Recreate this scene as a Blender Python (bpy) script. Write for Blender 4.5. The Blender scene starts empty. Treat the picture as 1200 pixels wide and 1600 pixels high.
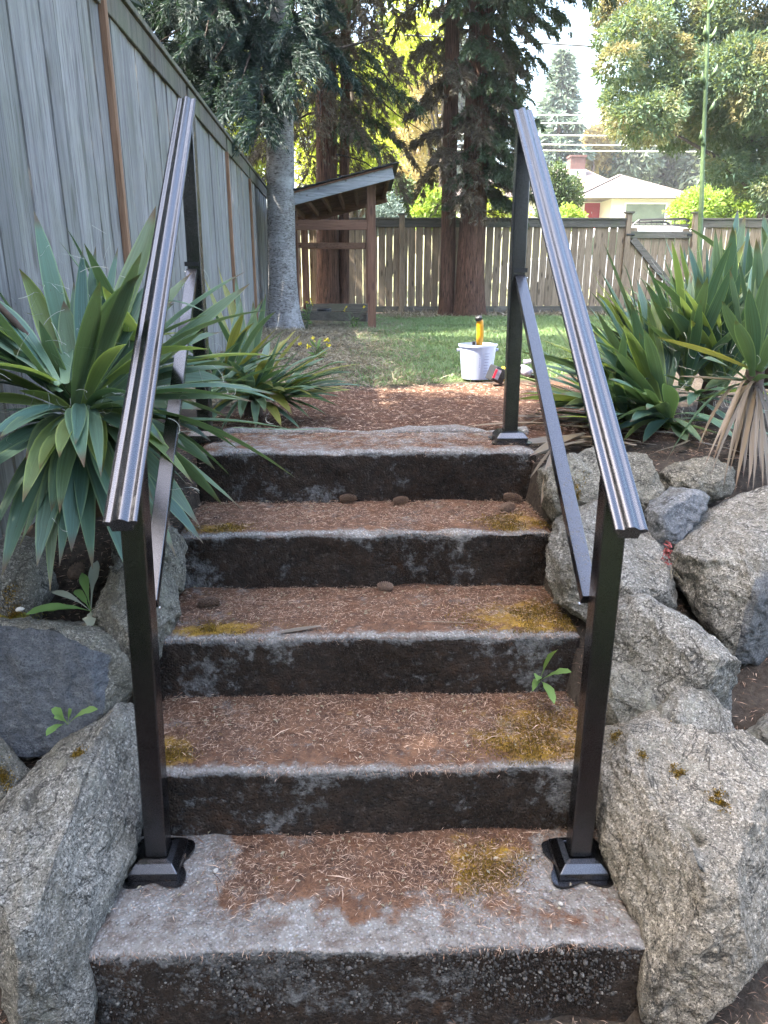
import bpy, math, random
import numpy as np
from mathutils import Vector, Matrix
random.seed(7); rng = np.random.default_rng(7)
R = math.radians
sc = bpy.context.scene
col = sc.collection

# ------------------------------------------------------------------ camera, sky, sun, exposure
F, PITCH, YAW = 1150.0, R(17.8347), math.atan(27 / 1150)
CAM = np.array([0.0, -1.137, 1.468])
cam = bpy.data.cameras.new('camera'); camo = bpy.data.objects.new('camera', cam); col.objects.link(camo)
cam.sensor_fit = 'VERTICAL'; cam.sensor_height = 24; cam.sensor_width = 18
cam.lens = F / 1600 * 24; cam.clip_end = 600; cam.clip_start = 0.02
camo.location = CAM; camo.rotation_euler = (R(90) - PITCH, 0, -YAW)
sc.camera = camo

SUN = np.array([-.52, -.14, .84]); SUN /= np.linalg.norm(SUN)
w = bpy.data.worlds.new('World'); sc.world = w; w.use_nodes = True
nt = w.node_tree; nt.nodes.clear()
sky = nt.nodes.new('ShaderNodeTexSky'); sky.sky_type = 'NISHITA'; sky.sun_disc = False
sky.sun_elevation = math.asin(SUN[2]); sky.sun_rotation = math.atan2(SUN[0], SUN[1])
sky.air_density = 1.2; sky.dust_density = 6.0; sky.ozone_density = 1.5; sky.altitude = 50
bg = nt.nodes.new('ShaderNodeBackground'); bg.inputs[1].default_value = 0.15
wo = nt.nodes.new('ShaderNodeOutputWorld')
nt.links.new(sky.outputs[0], bg.inputs[0]); nt.links.new(bg.outputs[0], wo.inputs[0])
sl = bpy.data.lights.new('sun', 'SUN'); sl.energy = 4.0; sl.angle = R(.6); sl.color = (1, .94, .84)
so = bpy.data.objects.new('sun', sl); col.objects.link(so)
so.rotation_euler = Vector(SUN).to_track_quat('Z', 'Y').to_euler()
vs = sc.view_settings
vs.view_transform = 'Standard'; vs.look = 'None'; vs.gamma = 1; vs.exposure = 3.35
vs.use_curve_mapping = False
cy = sc.cycles
cy.max_bounces = 7; cy.diffuse_bounces = 3; cy.glossy_bounces = 3; cy.transmission_bounces = 5; cy.transparent_max_bounces = 8
cy.caustics_reflective = False; cy.caustics_refractive = False
try: cy.use_denoising = True
except Exception: pass

# ------------------------------------------------------------------ measuring helpers (survey of the place)
_cp, _sp, _cy, _sy = math.cos(PITCH), math.sin(PITCH), math.cos(YAW), math.sin(YAW)
def ray(x, y):
    a, b = (x - 600) / F, (800 - y) / F
    dy = _cp + b * _sp; dz = -_sp + b * _cp
    return np.array([a * _cy + dy * _sy, -a * _sy + dy * _cy, dz])
def aty(x, y, Y):
    d = ray(x, y); return CAM + (Y - CAM[1]) / d[1] * d
def atz(x, y, z):
    d = ray(x, y); return CAM + (z - CAM[2]) / d[2] * d
def atbank(x, y, off=0.0):          # slope of the rock bank beside the stairs: Y = -.25 + 1.5 z
    d = ray(x, y); t = (-.25 - off + 1.5 * CAM[2] - CAM[1]) / (d[1] - 1.5 * d[2]); return CAM + t * d

# ------------------------------------------------------------------ noise (numpy)
def _h(i, j, k):
    n = (i * 374761393 + j * 668265263 + k * 2147483647) & 0xffffffff
    n = ((n ^ (n >> 13)) * 1274126177) & 0xffffffff
    n = ((n ^ (n >> 16)) * 2246822519) & 0xffffffff
    return ((n ^ (n >> 15)) & 0xffffff) / 0xffffff
def vnoise(p):
    p = np.asarray(p, float); f = np.floor(p); i = f.astype(np.int64); t = p - f; t = t * t * (3 - 2 * t)
    x, y, z = i[..., 0], i[..., 1], i[..., 2]; u, v, q = t[..., 0], t[..., 1], t[..., 2]
    r = 0
    for a in (0, 1):
        for b in (0, 1):
            for c in (0, 1):
                r = r + (u if a else 1 - u) * (v if b else 1 - v) * (q if c else 1 - q) * _h(x + a, y + b, z + c)
    return r * 2 - 1
def fbm(p, o=4, g=.5):
    p = np.asarray(p, float); s = 0; a = 1
    for k in range(o):
        s = s + a * vnoise(p * 2 ** k + 17.3 * k); a *= g
    return s
def sstep(a, b, x):
    t = np.clip((x - a) / (b - a), 0, 1); return t * t * (3 - 2 * t)

# ------------------------------------------------------------------ object helpers
def tag(o, label=None, cat=None, group=None, kind=None):
    if label: o['label'] = label
    if cat: o['category'] = cat
    if group: o['group'] = group
    if kind: o['kind'] = kind
    return o
def empty(name, loc=(0, 0, 0), rz=0):
    o = bpy.data.objects.new(name, None); col.objects.link(o); o.empty_display_size = .1
    o.location = loc; o.rotation_euler = (0, 0, rz); return o
def link(name, me, m, parent=None, loc=None):
    o = bpy.data.objects.new(name, me)
    if m is not None and not me.materials: me.materials.append(m)
    col.objects.link(o)
    if parent is not None: o.parent = parent
    if loc is not None: o.location = loc
    return o
def origin(parent):
    o = np.zeros(3)
    while parent is not None:
        o = o + np.array(parent.location); parent = parent.parent
    return o
def mesh(name, V, Fc, m, parent=None, smooth=True, uv=None, attrs=None):
    """world-space vertices; faces = (n,4)/(n,3) int array or list of lists"""
    V = np.asarray(V, float)
    if parent is not None: V = V - origin(parent)
    me = bpy.data.meshes.new(name)
    if isinstance(Fc, np.ndarray):
        k = Fc.shape[1]; n = len(Fc)
        me.vertices.add(len(V)); me.vertices.foreach_set('co', V.astype(np.float32).ravel())
        me.loops.add(n * k); me.loops.foreach_set('vertex_index', Fc.astype(np.int32).ravel())
        me.polygons.add(n); me.polygons.foreach_set('loop_start', np.arange(0, n * k, k, dtype=np.int32))
        me.polygons.foreach_set('loop_total', np.full(n, k, np.int32))
        me.update(calc_edges=True)
    else:
        me.from_pydata([tuple(v) for v in V], [], [tuple(f) for f in Fc]); me.update()
    me.polygons.foreach_set('use_smooth', np.full(len(me.polygons), smooth, bool))
    if uv is not None:
        l = me.uv_layers.new(name='UVMap'); li = np.empty(len(me.loops), np.int32); me.loops.foreach_get('vertex_index', li)
        l.data.foreach_set('uv', np.asarray(uv, np.float32)[li].ravel())
    for k, a in (attrs or {}).items():
        at = me.attributes.new(k, 'FLOAT', 'POINT'); at.data.foreach_set('value', np.asarray(a, np.float32))
    return link(name, me, m, parent)
class MB:
    def __init__(s): s.V = []; s.F = []
    def add(s, V, Fc):
        n = len(s.V); s.V += [tuple(v) for v in V]; s.F += [tuple(i + n for i in f) for f in Fc]; return s
    def box(s, a, b, bev=0):
        (x0, y0, z0), (x1, y1, z1) = a, b
        return s.add([(x0, y0, z0), (x1, y0, z0), (x1, y1, z0), (x0, y1, z0), (x0, y0, z1), (x1, y0, z1), (x1, y1, z1), (x0, y1, z1)],
                     [(0, 3, 2, 1), (4, 5, 6, 7), (0, 1, 5, 4), (1, 2, 6, 5), (2, 3, 7, 6), (3, 0, 4, 7)])
    def beam(s, p, q, wd, ht, up=(0, 0, 1), c=.0):
        """rectangular bar from p to q, wd across, ht along up, small chamfer c"""
        p = np.array(p, float); q = np.array(q, float); t = q - p; t /= np.linalg.norm(t)
        a = np.cross(t, up); a /= np.linalg.norm(a); b = np.cross(a, t); hw, hh = wd / 2, ht / 2
        pr = [(-hw, -hh), (hw, -hh), (hw, hh), (-hw, hh)] if not c else [(-hw + c, -hh), (hw - c, -hh), (hw, -hh + c), (hw, hh - c), (hw - c, hh), (-hw + c, hh), (-hw, hh - c), (-hw, -hh + c)]
        n = len(pr); V = [p + a * u + b * v for u, v in pr] + [q + a * u + b * v for u, v in pr]
        return s.add(V, [tuple(range(n))[::-1], tuple(range(n, 2 * n))] + [(i, (i + 1) % n, n + (i + 1) % n, n + i) for i in range(n)])
    def tube(s, path, rad, n=8, cap=True):
        path = np.array(path, float); m = len(path); V = []
        rad = np.broadcast_to(np.asarray(rad, float), (m,))
        up = np.array([0.13, .31, .94]) if abs((path[-1] - path[0])[2]) < .8 * np.linalg.norm(path[-1] - path[0]) else np.array([1, .2, .1])
        for i in range(m):
            t = path[min(i + 1, m - 1)] - path[max(i - 1, 0)]; t = t / (np.linalg.norm(t) + 1e-9)
            a = np.cross(t, up); a /= np.linalg.norm(a); b = np.cross(a, t)
            for k in range(n):
                th = 2 * math.pi * k / n; V.append(path[i] + rad[i] * (math.cos(th) * a + math.sin(th) * b))
        Fc = [(i * n + k, i * n + (k + 1) % n, (i + 1) * n + (k + 1) % n, (i + 1) * n + k) for i in range(m - 1) for k in range(n)]
        if cap: Fc += [tuple(range(n))[::-1], tuple(range((m - 1) * n, m * n))]
        return s.add(V, Fc)
    def lathe(s, prof, c=(0, 0, 0), n=24):
        V = [(c[0] + r * math.cos(2 * math.pi * k / n), c[1] + r * math.sin(2 * math.pi * k / n), c[2] + z) for r, z in prof for k in range(n)]
        m = len(prof)
        Fc = [(i * n + k, i * n + (k + 1) % n, (i + 1) * n + (k + 1) % n, (i + 1) * n + k) for i in range(m - 1) for k in range(n)]
        return s.add(V, Fc)
    def prism(s, pts, z0, z1):
        n = len(pts)
        return s.add([(x, y, z0) for x, y in pts] + [(x, y, z1) for x, y in pts], [tuple(range(n))[::-1], tuple(range(n, 2 * n))] + [(i, (i + 1) % n, n + (i + 1) % n, n + i) for i in range(n)])
    def sweep(s, prof, p, q, right, up):
        """closed 2D profile (u along right, v along up) from p to q"""
        p, q, right, up = [np.array(a, float) for a in (p, q, right, up)]; n = len(prof)
        V = [p + right * u + up * v for u, v in prof] + [q + right * u + up * v for u, v in prof]
        return s.add(V, [tuple(range(n)), tuple(range(n, 2 * n))[::-1]] + [(i, n + i, n + (i + 1) % n, (i + 1) % n) for i in range(n)])
    def build(s, name, m, parent=None, smooth=False, bevel=0, auto=None):
        o = mesh(name, np.array(s.V), s.F, m, parent, smooth)
        if auto is not None:
            for e in []: pass
            o.data.set_sharp_from_angle(angle=R(auto)) if smooth else None
        if bevel:
            b = o.modifiers.new('bevel', 'BEVEL'); b.width = bevel; b.segments = 2; b.limit_method = 'ANGLE'; b.angle_limit = R(40)
        return o

# ------------------------------------------------------------------ material helpers
class Mt:
    def __init__(s, name):
        s.m = bpy.data.materials.new(name); s.m.use_nodes = True; s.t = s.m.node_tree; s.t.nodes.clear()
        s.out = s.t.nodes.new('ShaderNodeOutputMaterial')
    def n(s, typ, ins=None, out=0, **kw):
        x = s.t.nodes.new('ShaderNode' + typ)
        for k, v in kw.items(): setattr(x, k, v)
        for k, v in (ins or {}).items():
            if hasattr(v, 'node'): s.t.links.new(v, x.inputs[k])
            else: x.inputs[k].default_value = v
        return x.outputs[out]
    def pos(s): return s.n('NewGeometry')
    def objc(s): return s.n('TexCoord', out=3)
    def uv(s): return s.n('TexCoord', out=2)
    def map(s, v, sc=(1, 1, 1), loc=(0, 0, 0), rot=(0, 0, 0)): return s.n('Mapping', {0: v, 1: loc, 2: rot, 3: sc})
    def noise(s, v, scale, det=4, rough=.6, dist=0): return s.n('TexNoise', {'Vector': v, 'Scale': scale, 'Detail': det, 'Roughness': rough, 'Distortion': dist})
    def vor(s, v, scale, out=0, **kw): return s.n('TexVoronoi', {'Vector': v, 'Scale': scale}, out=out, **kw)
    def mr(s, v, a, b, c=0., d=1.): return s.n('MapRange', {0: v, 1: a, 2: b, 3: c, 4: d})
    def mix(s, f, a, b, bt='MIX'):
        c = lambda q: q if hasattr(q, 'node') else (*q, 1)
        x = s.t.nodes.new('ShaderNodeMix'); x.data_type = 'RGBA'; x.blend_type = bt
        for i, v in ((0, f), (6, c(a)), (7, c(b))):
            if hasattr(v, 'node'): s.t.links.new(v, x.inputs[i])
            else: x.inputs[i].default_value = v
        return x.outputs[2]
    def math(s, op, a, b=0.): return s.n('Math', {0: a, 1: b}, operation=op)
    def mul(s, a, b): return s.math('MULTIPLY', a, b)
    def attr(s, name): return s.n('Attribute', attribute_name=name, out=2)
    def rand(s): return s.n('ObjectInfo', out=5)
    def island(s): return s.n('NewGeometry', out=8)
    def ramp(s, f, stops):
        x = s.t.nodes.new('ShaderNodeValToRGB'); s.t.links.new(f, x.inputs[0]); e = x.color_ramp.elements
        while len(e) < len(stops): e.new(.5)
        for q, (p, c) in zip(e, stops): q.position = p; q.color = (*c, 1)
        return x.outputs[0]
    def bump(s, h, st=.5, d=.01, nrm=None):
        ins = {'Strength': st, 'Distance': d, 'Height': h}
        if nrm is not None: ins['Normal'] = nrm
        return s.n('Bump', ins)
    def pbr(s, color, rough=.6, metal=0., nrm=None, spec=.5, **extra):
        ins = {'Base Color': color if hasattr(color, 'node') else (*color, 1), 'Roughness': rough, 'Metallic': metal, 'Specular IOR Level': spec}
        if nrm is not None: ins['Normal'] = nrm
        ins.update(extra)
        return s.n('BsdfPrincipled', ins)
    def fin(s, sh): s.t.links.new(sh, s.out.inputs[0]); return s.m
    def leafy(s, color, trans, f=.35, rough=.5, nrm=None, spec=.35):
        p = s.pbr(color, rough, nrm=nrm, spec=spec)
        t = s.n('BsdfTranslucent', {'Color': trans if hasattr(trans, 'node') else (*trans, 1)})
        x = s.n('MixShader', {0: f, 1: p, 2: t}); return s.fin(x)

def plain(name, c, rough=.6, metal=0., bumpy=0., scale=60, var=.25, spec=.5):
    m = Mt(name); p = m.objc(); n = m.noise(p, scale, 5)
    cc = m.mix(m.mr(n, .3, .7), tuple(x * (1 - var) for x in c), tuple(min(1, x * (1 + var)) for x in c))
    nr = m.bump(n, bumpy, .004) if bumpy else None
    return m.fin(m.pbr(cc, m.mr(n, .3, .7, rough * .85, min(1, rough * 1.15)), metal, nr, spec))

def mat_concrete():
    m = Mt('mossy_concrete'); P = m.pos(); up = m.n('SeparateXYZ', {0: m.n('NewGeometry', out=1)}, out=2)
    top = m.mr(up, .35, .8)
    big = m.noise(P, 3.1, 5, .65); mid = m.noise(P, 11, 6, .7); fine = m.noise(P, 90, 4, .7); mott = m.noise(m.map(P, (1, 1, 1), (3, 8, 1)), 26, 5, .75)
    vcol = m.vor(P, 130, out=1); vd = m.vor(P, 130, out=0)
    pebb = m.mix(m.mr(vd, .25, .5), m.mix(.55, vcol, (.34, .32, .29), 'MIX'), (.16, .15, .135))
    sat = m.n('HueSaturation', {'Saturation': .12, 'Value': .8, 'Color': pebb})
    conc = m.mix(m.mr(fine, .3, .7), (.17, .155, .132), (.38, .352, .305))
    conc = m.mix(.5, conc, sat)
    nose = m.attr('nose'); clean = m.attr('clean'); och = m.attr('ochre'); back = m.attr('back')
    # dark dried moss on the risers
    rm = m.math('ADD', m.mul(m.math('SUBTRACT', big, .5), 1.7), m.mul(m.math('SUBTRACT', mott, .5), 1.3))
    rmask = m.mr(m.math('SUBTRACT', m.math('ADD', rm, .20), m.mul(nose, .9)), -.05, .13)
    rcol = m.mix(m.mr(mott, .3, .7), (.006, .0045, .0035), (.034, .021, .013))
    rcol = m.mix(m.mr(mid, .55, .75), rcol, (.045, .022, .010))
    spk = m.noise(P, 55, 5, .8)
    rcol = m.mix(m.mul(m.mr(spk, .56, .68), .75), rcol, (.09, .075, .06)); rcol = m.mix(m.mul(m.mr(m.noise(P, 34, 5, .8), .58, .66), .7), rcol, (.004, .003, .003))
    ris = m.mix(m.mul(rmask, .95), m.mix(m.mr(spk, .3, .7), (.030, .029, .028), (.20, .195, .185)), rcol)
    # brown needle mat and rusty moss on the treads
    tm = m.math('ADD', m.mul(m.math('SUBTRACT', mid, .5), 2.1), m.mul(m.math('SUBTRACT', big, .5), .9))
    tmask = m.mr(m.math('SUBTRACT', m.math('ADD', m.math('ADD', tm, m.mul(m.math('SUBTRACT', mott, .5), .9)), .46), m.math('ADD', m.mul(nose, .95), m.mul(clean, .95))), -.18, .30)
    tcol = m.mix(m.mr(mott, .3, .7), (.030, .012, .006), (.20, .104, .058))
    tcol = m.mix(m.mr(mid, .5, .72), tcol, (.085, .034, .015))
    tcol = m.mix(m.mul(m.mr(m.math('ADD', och, m.mul(m.math('SUBTRACT', m.noise(P, 17, 5, .75), .5), 2.2)), .3, .6), .9), tcol, m.mix(m.mr(mott, .3, .7), (.12, .058, .006), (.36, .215, .02)))
    conc = m.mix(m.mul(m.mr(m.math('ADD', mott, m.mul(mid, .6)), .68, .98), .75), conc, (.085, .052, .034)); conc = m.mix(m.mul(m.mr(m.noise(P, 70, 4, .8), .55, .64), .6), conc, (.035, .03, .026))
    trd = m.mix(m.mul(tmask, .93), conc, tcol)
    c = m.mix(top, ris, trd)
    # worn pale edge
    wear = m.mr(m.math('ADD', m.mul(nose, .8), m.math('ADD', m.mul(m.math('SUBTRACT', mott, .5), 1.5), m.mul(m.math('SUBTRACT', mid, .5), 1.1))), .5, .95)
    c = m.mix(m.mul(wear, m.mr(m.noise(m.map(P, (1, 1, 1), (7, 2, 5)), 4.5, 4, .7), .40, .62, .08, .8)), c, m.mix(m.mr(fine, .35, .65), (.16, .155, .145), (.52, .51, .48)))
    h = m.math('ADD', m.mul(m.mr(vd, 0., .5), .7), m.math('ADD', m.mul(mott, 1.2), m.mul(fine, .7)))
    return m.fin(m.pbr(c, .92, nrm=m.bump(h, .9, .006), spec=.2))

def mat_rock(name, dark, light, warm, sc=1., cont=1., lich=.3):
    dark, light, warm = [tuple(np.array(q) * [1.06, 1.02, .95]) for q in (dark, light, warm)]
    m = Mt(name); P = m.objc(); P = m.n('VectorMath', {0: P, 1: m.n('CombineXYZ', {0: m.mul(m.rand(), 9.), 1: m.mul(m.rand(), 5.)})}, operation='ADD')
    big = m.noise(P, 5 * sc, 6, .62, .4); mid = m.noise(P, 28 * sc, 5, .75); fine = m.noise(P, 210 * sc, 3, .8); vein = m.noise(m.map(P, (14, 5, 30), rot=(.5, .8, .3)), 3, 5, .7)
    c = m.mix(m.mr(big, .3, .7), dark, light)
    c = m.mix(m.mul(m.mr(vein, .45, .7), .35), c, warm)
    c = m.mix(m.mul(m.mr(mid, .48, .70), .45), c, tuple(x * .45 for x in dark))
    c = m.mix(m.mul(m.mr(fine, .49, .60), .85 * cont), c, tuple(x * .2 for x in dark))
    c = m.mix(m.mul(m.mr(m.noise(P, 130 * sc, 3, .85), .53, .61), .85 * cont), c, tuple(min(.7, x * 1.7) for x in light))
    c = m.mix(m.mul(m.mr(m.noise(P, 3.3 * sc, 6, .7), .5, .68), .35), c, tuple(x * .6 for x in dark))
    cr = m.math('ABSOLUTE', m.math('SUBTRACT', m.noise(P, 4.2 * sc, 5, .6, 1.2), .5)); c = m.mix(m.mul(m.mr(cr, .012, .0), .85), c, (.018, .017, .015))
    st_ = m.noise(m.map(P, (6, 6, 1.4)), 1.6, 5, .7); c = m.mix(m.mul(m.mr(st_, .5, .66), .5), c, (.085, .075, .052))
    li = m.mul(m.mr(m.noise(P, 9, 5, .75), .56, .68), lich)
    c = m.mix(li, c, (.30, .29, .22))
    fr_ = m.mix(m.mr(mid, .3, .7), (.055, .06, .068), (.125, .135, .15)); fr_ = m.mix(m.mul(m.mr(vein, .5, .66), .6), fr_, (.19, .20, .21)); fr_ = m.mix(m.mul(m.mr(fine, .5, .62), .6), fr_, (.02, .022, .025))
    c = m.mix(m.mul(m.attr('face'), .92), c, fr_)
    h = m.math('ADD', m.mul(mid, 1.0), m.math('ADD', m.mul(fine, .6), m.mul(vein, .8)))
    return m.fin(m.pbr(c, .88, nrm=m.bump(h, .85, .012), spec=.25))

def mat_wood(name, a, b, knot=(.10, .07, .05), axis=2, grain=1., green=0., stain=None):
    m = Mt(name); P = m.objc(); r = m.rand()
    off = m.n('CombineXYZ', {0: m.mul(r, 37.), 1: m.mul(r, 11.), 2: m.mul(r, 53.)})
    V = m.n('VectorMath', {0: P, 1: off}, operation='ADD')
    s = [38, 38, 38]; s[axis] = 1.6; s2 = [9, 9, 9]; s2[axis] = .9
    g = m.noise(m.map(V, s), 1.0 * grain, 6, .7, .6); g2 = m.noise(m.map(V, s2), 1., 4, .6, .8); fine = m.noise(m.map(V, [q * 4 for q in s]), 1., 3, .7)
    c = m.mix(m.mr(g, .3, .72), a, b)
    c = m.mix(m.mul(m.mr(fine, .52, .66), .7), c, tuple(x * .35 for x in a))
    c = m.mix(m.mul(m.mr(g2, .48, .70), .6), c, tuple(x * .5 for x in a))
    c = m.mix(m.mul(m.mr(m.noise(m.map(V, [q * .6 for q in s]), 1., 4, .7), .56, .66), .6), c, tuple(x * .38 for x in a))
    kv = m.vor(m.map(V, [11, 11, 11] if axis != 2 else [8, 8, 2.6]), 1., out=0)
    c = m.mix(m.mul(m.mr(kv, .20, .09), .85), c, knot)
    c = m.mix(m.mr(r, 0., 1., 0., .45), c, tuple(x * .55 for x in a))
    if green: c = m.mix(m.mul(m.mr(m.noise(V, 1.7, 4), .45, .7), green), c, (.10, .12, .055))
    h = m.math('ADD', g, m.mul(fine, .6))
    return m.fin(m.pbr(c, .85, nrm=m.bump(h, .55, .006), spec=.25))

def mat_bark(name, a, b, sx=(26, 26, 2.2), scale=1., crack=(.03, .02, .015), bmp=.9, patch=None):
    m = Mt(name); P = m.objc()
    v = m.map(P, sx); n = m.noise(v, scale, 6, .72, 1.2); n2 = m.noise(m.map(P, tuple(q * 3 for q in sx)), scale, 4, .7); big = m.noise(P, 1.6, 4, .6)
    c = m.mix(m.mr(n, .35, .65), a, b); c = m.mix(m.mul(m.mr(n2, .52, .62), .9), c, crack); c = m.mix(m.mul(m.mr(big, .42, .7), .5), c, tuple(x * .5 for x in a))
    if patch: c = m.mix(m.mul(m.mr(m.noise(P, 3.3, 5, .7), .5, .66), .7), c, patch)
    return m.fin(m.pbr(c, .9, nrm=m.bump(m.math('ADD', n, n2), bmp, .03), spec=.2))

def mat_foliage(name, cols, trans, f=.3, rough=.6, clump=None, cs=.9):
    """cols: 3 colours by leaf; clump: extra colour in big patches of the crown"""
    m = Mt(name); i = m.island()
    c = m.ramp(i, [(0, cols[0]), (.5, cols[1]), (1, cols[2])])
    t = m.mix(i, trans, tuple(x * .6 for x in trans))
    if clump:
        k = m.mr(m.noise(m.pos(), cs, 3, .6), .53, .66)
        c = m.mix(m.mul(k, .85), c, m.mix(i, clump, tuple(x * .55 for x in clump))); t = m.mix(k, t, clump)
    return m.leafy(c, t, f, rough)

def mat_yucca(name, base, edge, trans, f=.22):
    m = Mt(name); u = m.n('SeparateXYZ', {0: m.uv()}, out=0); v = m.n('SeparateXYZ', {0: m.uv()}, out=1); r = m.rand()
    st = m.noise(m.n('CombineXYZ', {0: m.mul(u, 16.), 1: m.mul(v, .7), 2: m.mul(r, 40.)}), 1., 3, .6)
    c = m.mix(m.mr(st, .35, .68), tuple(x * .62 for x in base), tuple(x * 1.35 for x in base))
    c = m.mix(m.mr(r, 0., 1., 0., .55), c, tuple(np.array(base) * np.array([1.7, 1.35, .8])))
    e = m.math('ABSOLUTE', m.math('SUBTRACT', u, .5))
    c = m.mix(m.mul(m.mr(e, .40, .47), .75), c, edge)
    c = m.mix(m.mr(v, .22, .0, 0., .8), c, tuple(x * 1.2 for x in edge))
    tip = m.mr(m.math('ADD', v, m.mul(r, .05)), .925, .99); c = m.mix(m.mul(tip, .9), c, (.10, .055, .03))
    sp = m.noise(m.n('CombineXYZ', {0: m.mul(u, 3.), 1: m.mul(v, 16.), 2: m.mul(r, 90.)}), 2.2, 2, .6)
    c = m.mix(m.mul(m.mr(sp, .70, .76), .7), c, (.09, .05, .03))
    return m.leafy(c, m.mix(m.mr(e, .38, .48), trans, tuple(min(1, x * 1.8) for x in trans)), f, m.mr(st, .3, .7, .38, .55), nrm=m.bump(st, .35, .003), spec=.45)

M = {}
M['concrete'] = mat_concrete()
M['granite'] = mat_rock('pale_granite', (.135, .132, .122), (.265, .258, .238), (.24, .215, .165), 1.)
M['granite_warm'] = mat_rock('warm_granite', (.165, .152, .13), (.30, .275, .235), (.29, .235, .165), 1.1, 1.)
M['bluestone'] = mat_rock('blue_grey_stone', (.10, .11, .125), (.21, .22, .235), (.17, .17, .16), .9, .7, .12)
M['darkstone'] = mat_rock('dark_stone', (.075, .078, .075), (.17, .17, .16), (.15, .14, .11), .9, .6, .25)
M['mossrock'] = mat_rock('lichen_stone', (.12, .115, .10), (.23, .22, .19), (.20, .185, .12), 1., .9, .6)
M['fence_grey'] = mat_wood('weathered_cedar_boards', (.195, .190, .184), (.345, .335, .322), (.11, .10, .09), green=.35)
M['fence_brown'] = mat_wood('brown_grey_boards', (.26, .19, .125), (.50, .39, .275), (.07, .05, .035), green=.15)
M['fence_trim'] = mat_wood('dark_weathered_trim', (.11, .10, .085), (.20, .18, .15), green=.5)
M['batten'] = mat_wood('orange_brown_batten', (.21, .115, .065), (.35, .21, .13), (.12, .06, .03))
M['shed_wood'] = mat_wood('reddish_lumber', (.16, .085, .055), (.27, .15, .10), (.08, .04, .03))
M['shed_wood_h'] = mat_wood('reddish_beam', (.16, .085, .055), (.27, .15, .10), (.08, .04, .03), axis=0)
M['fascia'] = mat_wood('grey_fascia', (.24, .26, .28), (.42, .44, .46), (.12, .10, .09), axis=0)
M['trim_h'] = mat_wood('grey_rail', (.12, .11, .09), (.24, .215, .18), axis=0, green=.4)
M['shingle'] = plain('dark_asphalt_shingle', (.035, .034, .036), .9, 0, .6, 90, .5)
M['bark_spruce'] = mat_bark('grey_spruce_bark', (.22, .21, .20), (.44, .43, .42), (9, 9, 26), 1., (.05, .042, .035), .9, (.52, .52, .52))
M['bark_cedar'] = mat_bark('red_cedar_bark', (.085, .045, .03), (.22, .125, .085), (30, 30, 1.6), 1., (.02, .012, .01), 1.)
M['bark_dark'] = mat_bark('dark_bark', (.05, .04, .033), (.11, .09, .075))
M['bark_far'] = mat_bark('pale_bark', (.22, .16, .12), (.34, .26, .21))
M['fol_spruce'] = mat_foliage('spruce_needles', [(.009, .022, .018), (.016, .035, .028), (.032, .060, .045)], (.05, .10, .04), .18)
M['fol_cedar'] = mat_foliage('cedar_sprays', [(.03, .05, .028), (.055, .09, .045), (.10, .14, .075)], (.10, .14, .03), .25, clump=(.12, .085, .05), cs=1.4)
M['fol_dead'] = mat_foliage('dead_cedar_sprays', [(.06, .045, .034), (.11, .085, .06), (.15, .135, .085)], (.13, .11, .05), .25)
M['fol_yellow'] = mat_foliage('yellow_green_leaves', [(.14, .19, .03), (.25, .31, .05), (.36, .40, .09)], (.6, .68, .08), .55)
M['fol_gold'] = mat_foliage('golden_leaves', [(.26, .21, .10), (.38, .31, .16), (.44, .40, .22)], (.62, .5, .18), .45)
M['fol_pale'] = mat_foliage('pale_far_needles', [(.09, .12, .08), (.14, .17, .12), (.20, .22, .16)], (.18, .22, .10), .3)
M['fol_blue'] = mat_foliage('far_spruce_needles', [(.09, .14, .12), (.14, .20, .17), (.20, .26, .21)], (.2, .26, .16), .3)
M['fol_cypress'] = mat_foliage('cypress_sprays', [(.02, .05, .038), (.055, .105, .07), (.15, .20, .10)], (.22, .28, .07), .32, clump=(.30, .25, .10), cs=.8)
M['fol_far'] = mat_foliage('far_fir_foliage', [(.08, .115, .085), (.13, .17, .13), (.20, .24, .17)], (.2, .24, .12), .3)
M['fol_hedge'] = mat_foliage('hedge_leaves', [(.11, .19, .03), (.18, .28, .05), (.26, .36, .09)], (.38, .5, .06), .4)
M['fol_shrub'] = mat_foliage('shrub_leaves', [(.03, .06, .03), (.06, .10, .045), (.1, .15, .07)], (.15, .2, .05), .3)
M['fol_silver'] = mat_foliage('silvery_shrub_leaves', [(.10, .15, .14), (.16, .22, .20), (.22, .28, .26)], (.15, .2, .15), .25)
M['yucca'] = mat_yucca('yucca_leaf', (.088, .148, .104), (.20, .26, .12), (.14, .22, .06))
M['yucca_blue'] = mat_yucca('bluish_yucca_leaf', (.062, .128, .105), (.20, .28, .15), (.12, .20, .05))
M['yucca_bright'] = mat_yucca('sunny_yucca_leaf', (.115, .17, .07), (.34, .40, .14), (.35, .45, .08), .3)  # look of sun on a few leaves, put into their colour
M['dryleaf'] = mat_yucca('dry_yucca_leaf', (.125, .103, .078), (.19, .16, .125), (.2, .16, .1), .12)
M['yellowleaf'] = mat_yucca('yellowing_yucca_leaf', (.15, .17, .045), (.30, .24, .06), (.3, .3, .05), .25)
M['fibre'] = plain('pale_leaf_fibre', (.42, .42, .35), .8)
M['weed'] = mat_foliage('weed_leaf', [(.09, .17, .04), (.13, .22, .06), (.16, .26, .08)], (.25, .36, .06), .3)
M['weedpale'] = mat_foliage('pale_weed_leaf', [(.24, .25, .18), (.27, .28, .2), (.3, .31, .23)], (.3, .32, .2), .2)
M['grass'] = mat_foliage('lawn_blades', [(.12, .19, .08), (.18, .27, .12), (.28, .35, .19)], (.18, .28, .05), .35)
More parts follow.
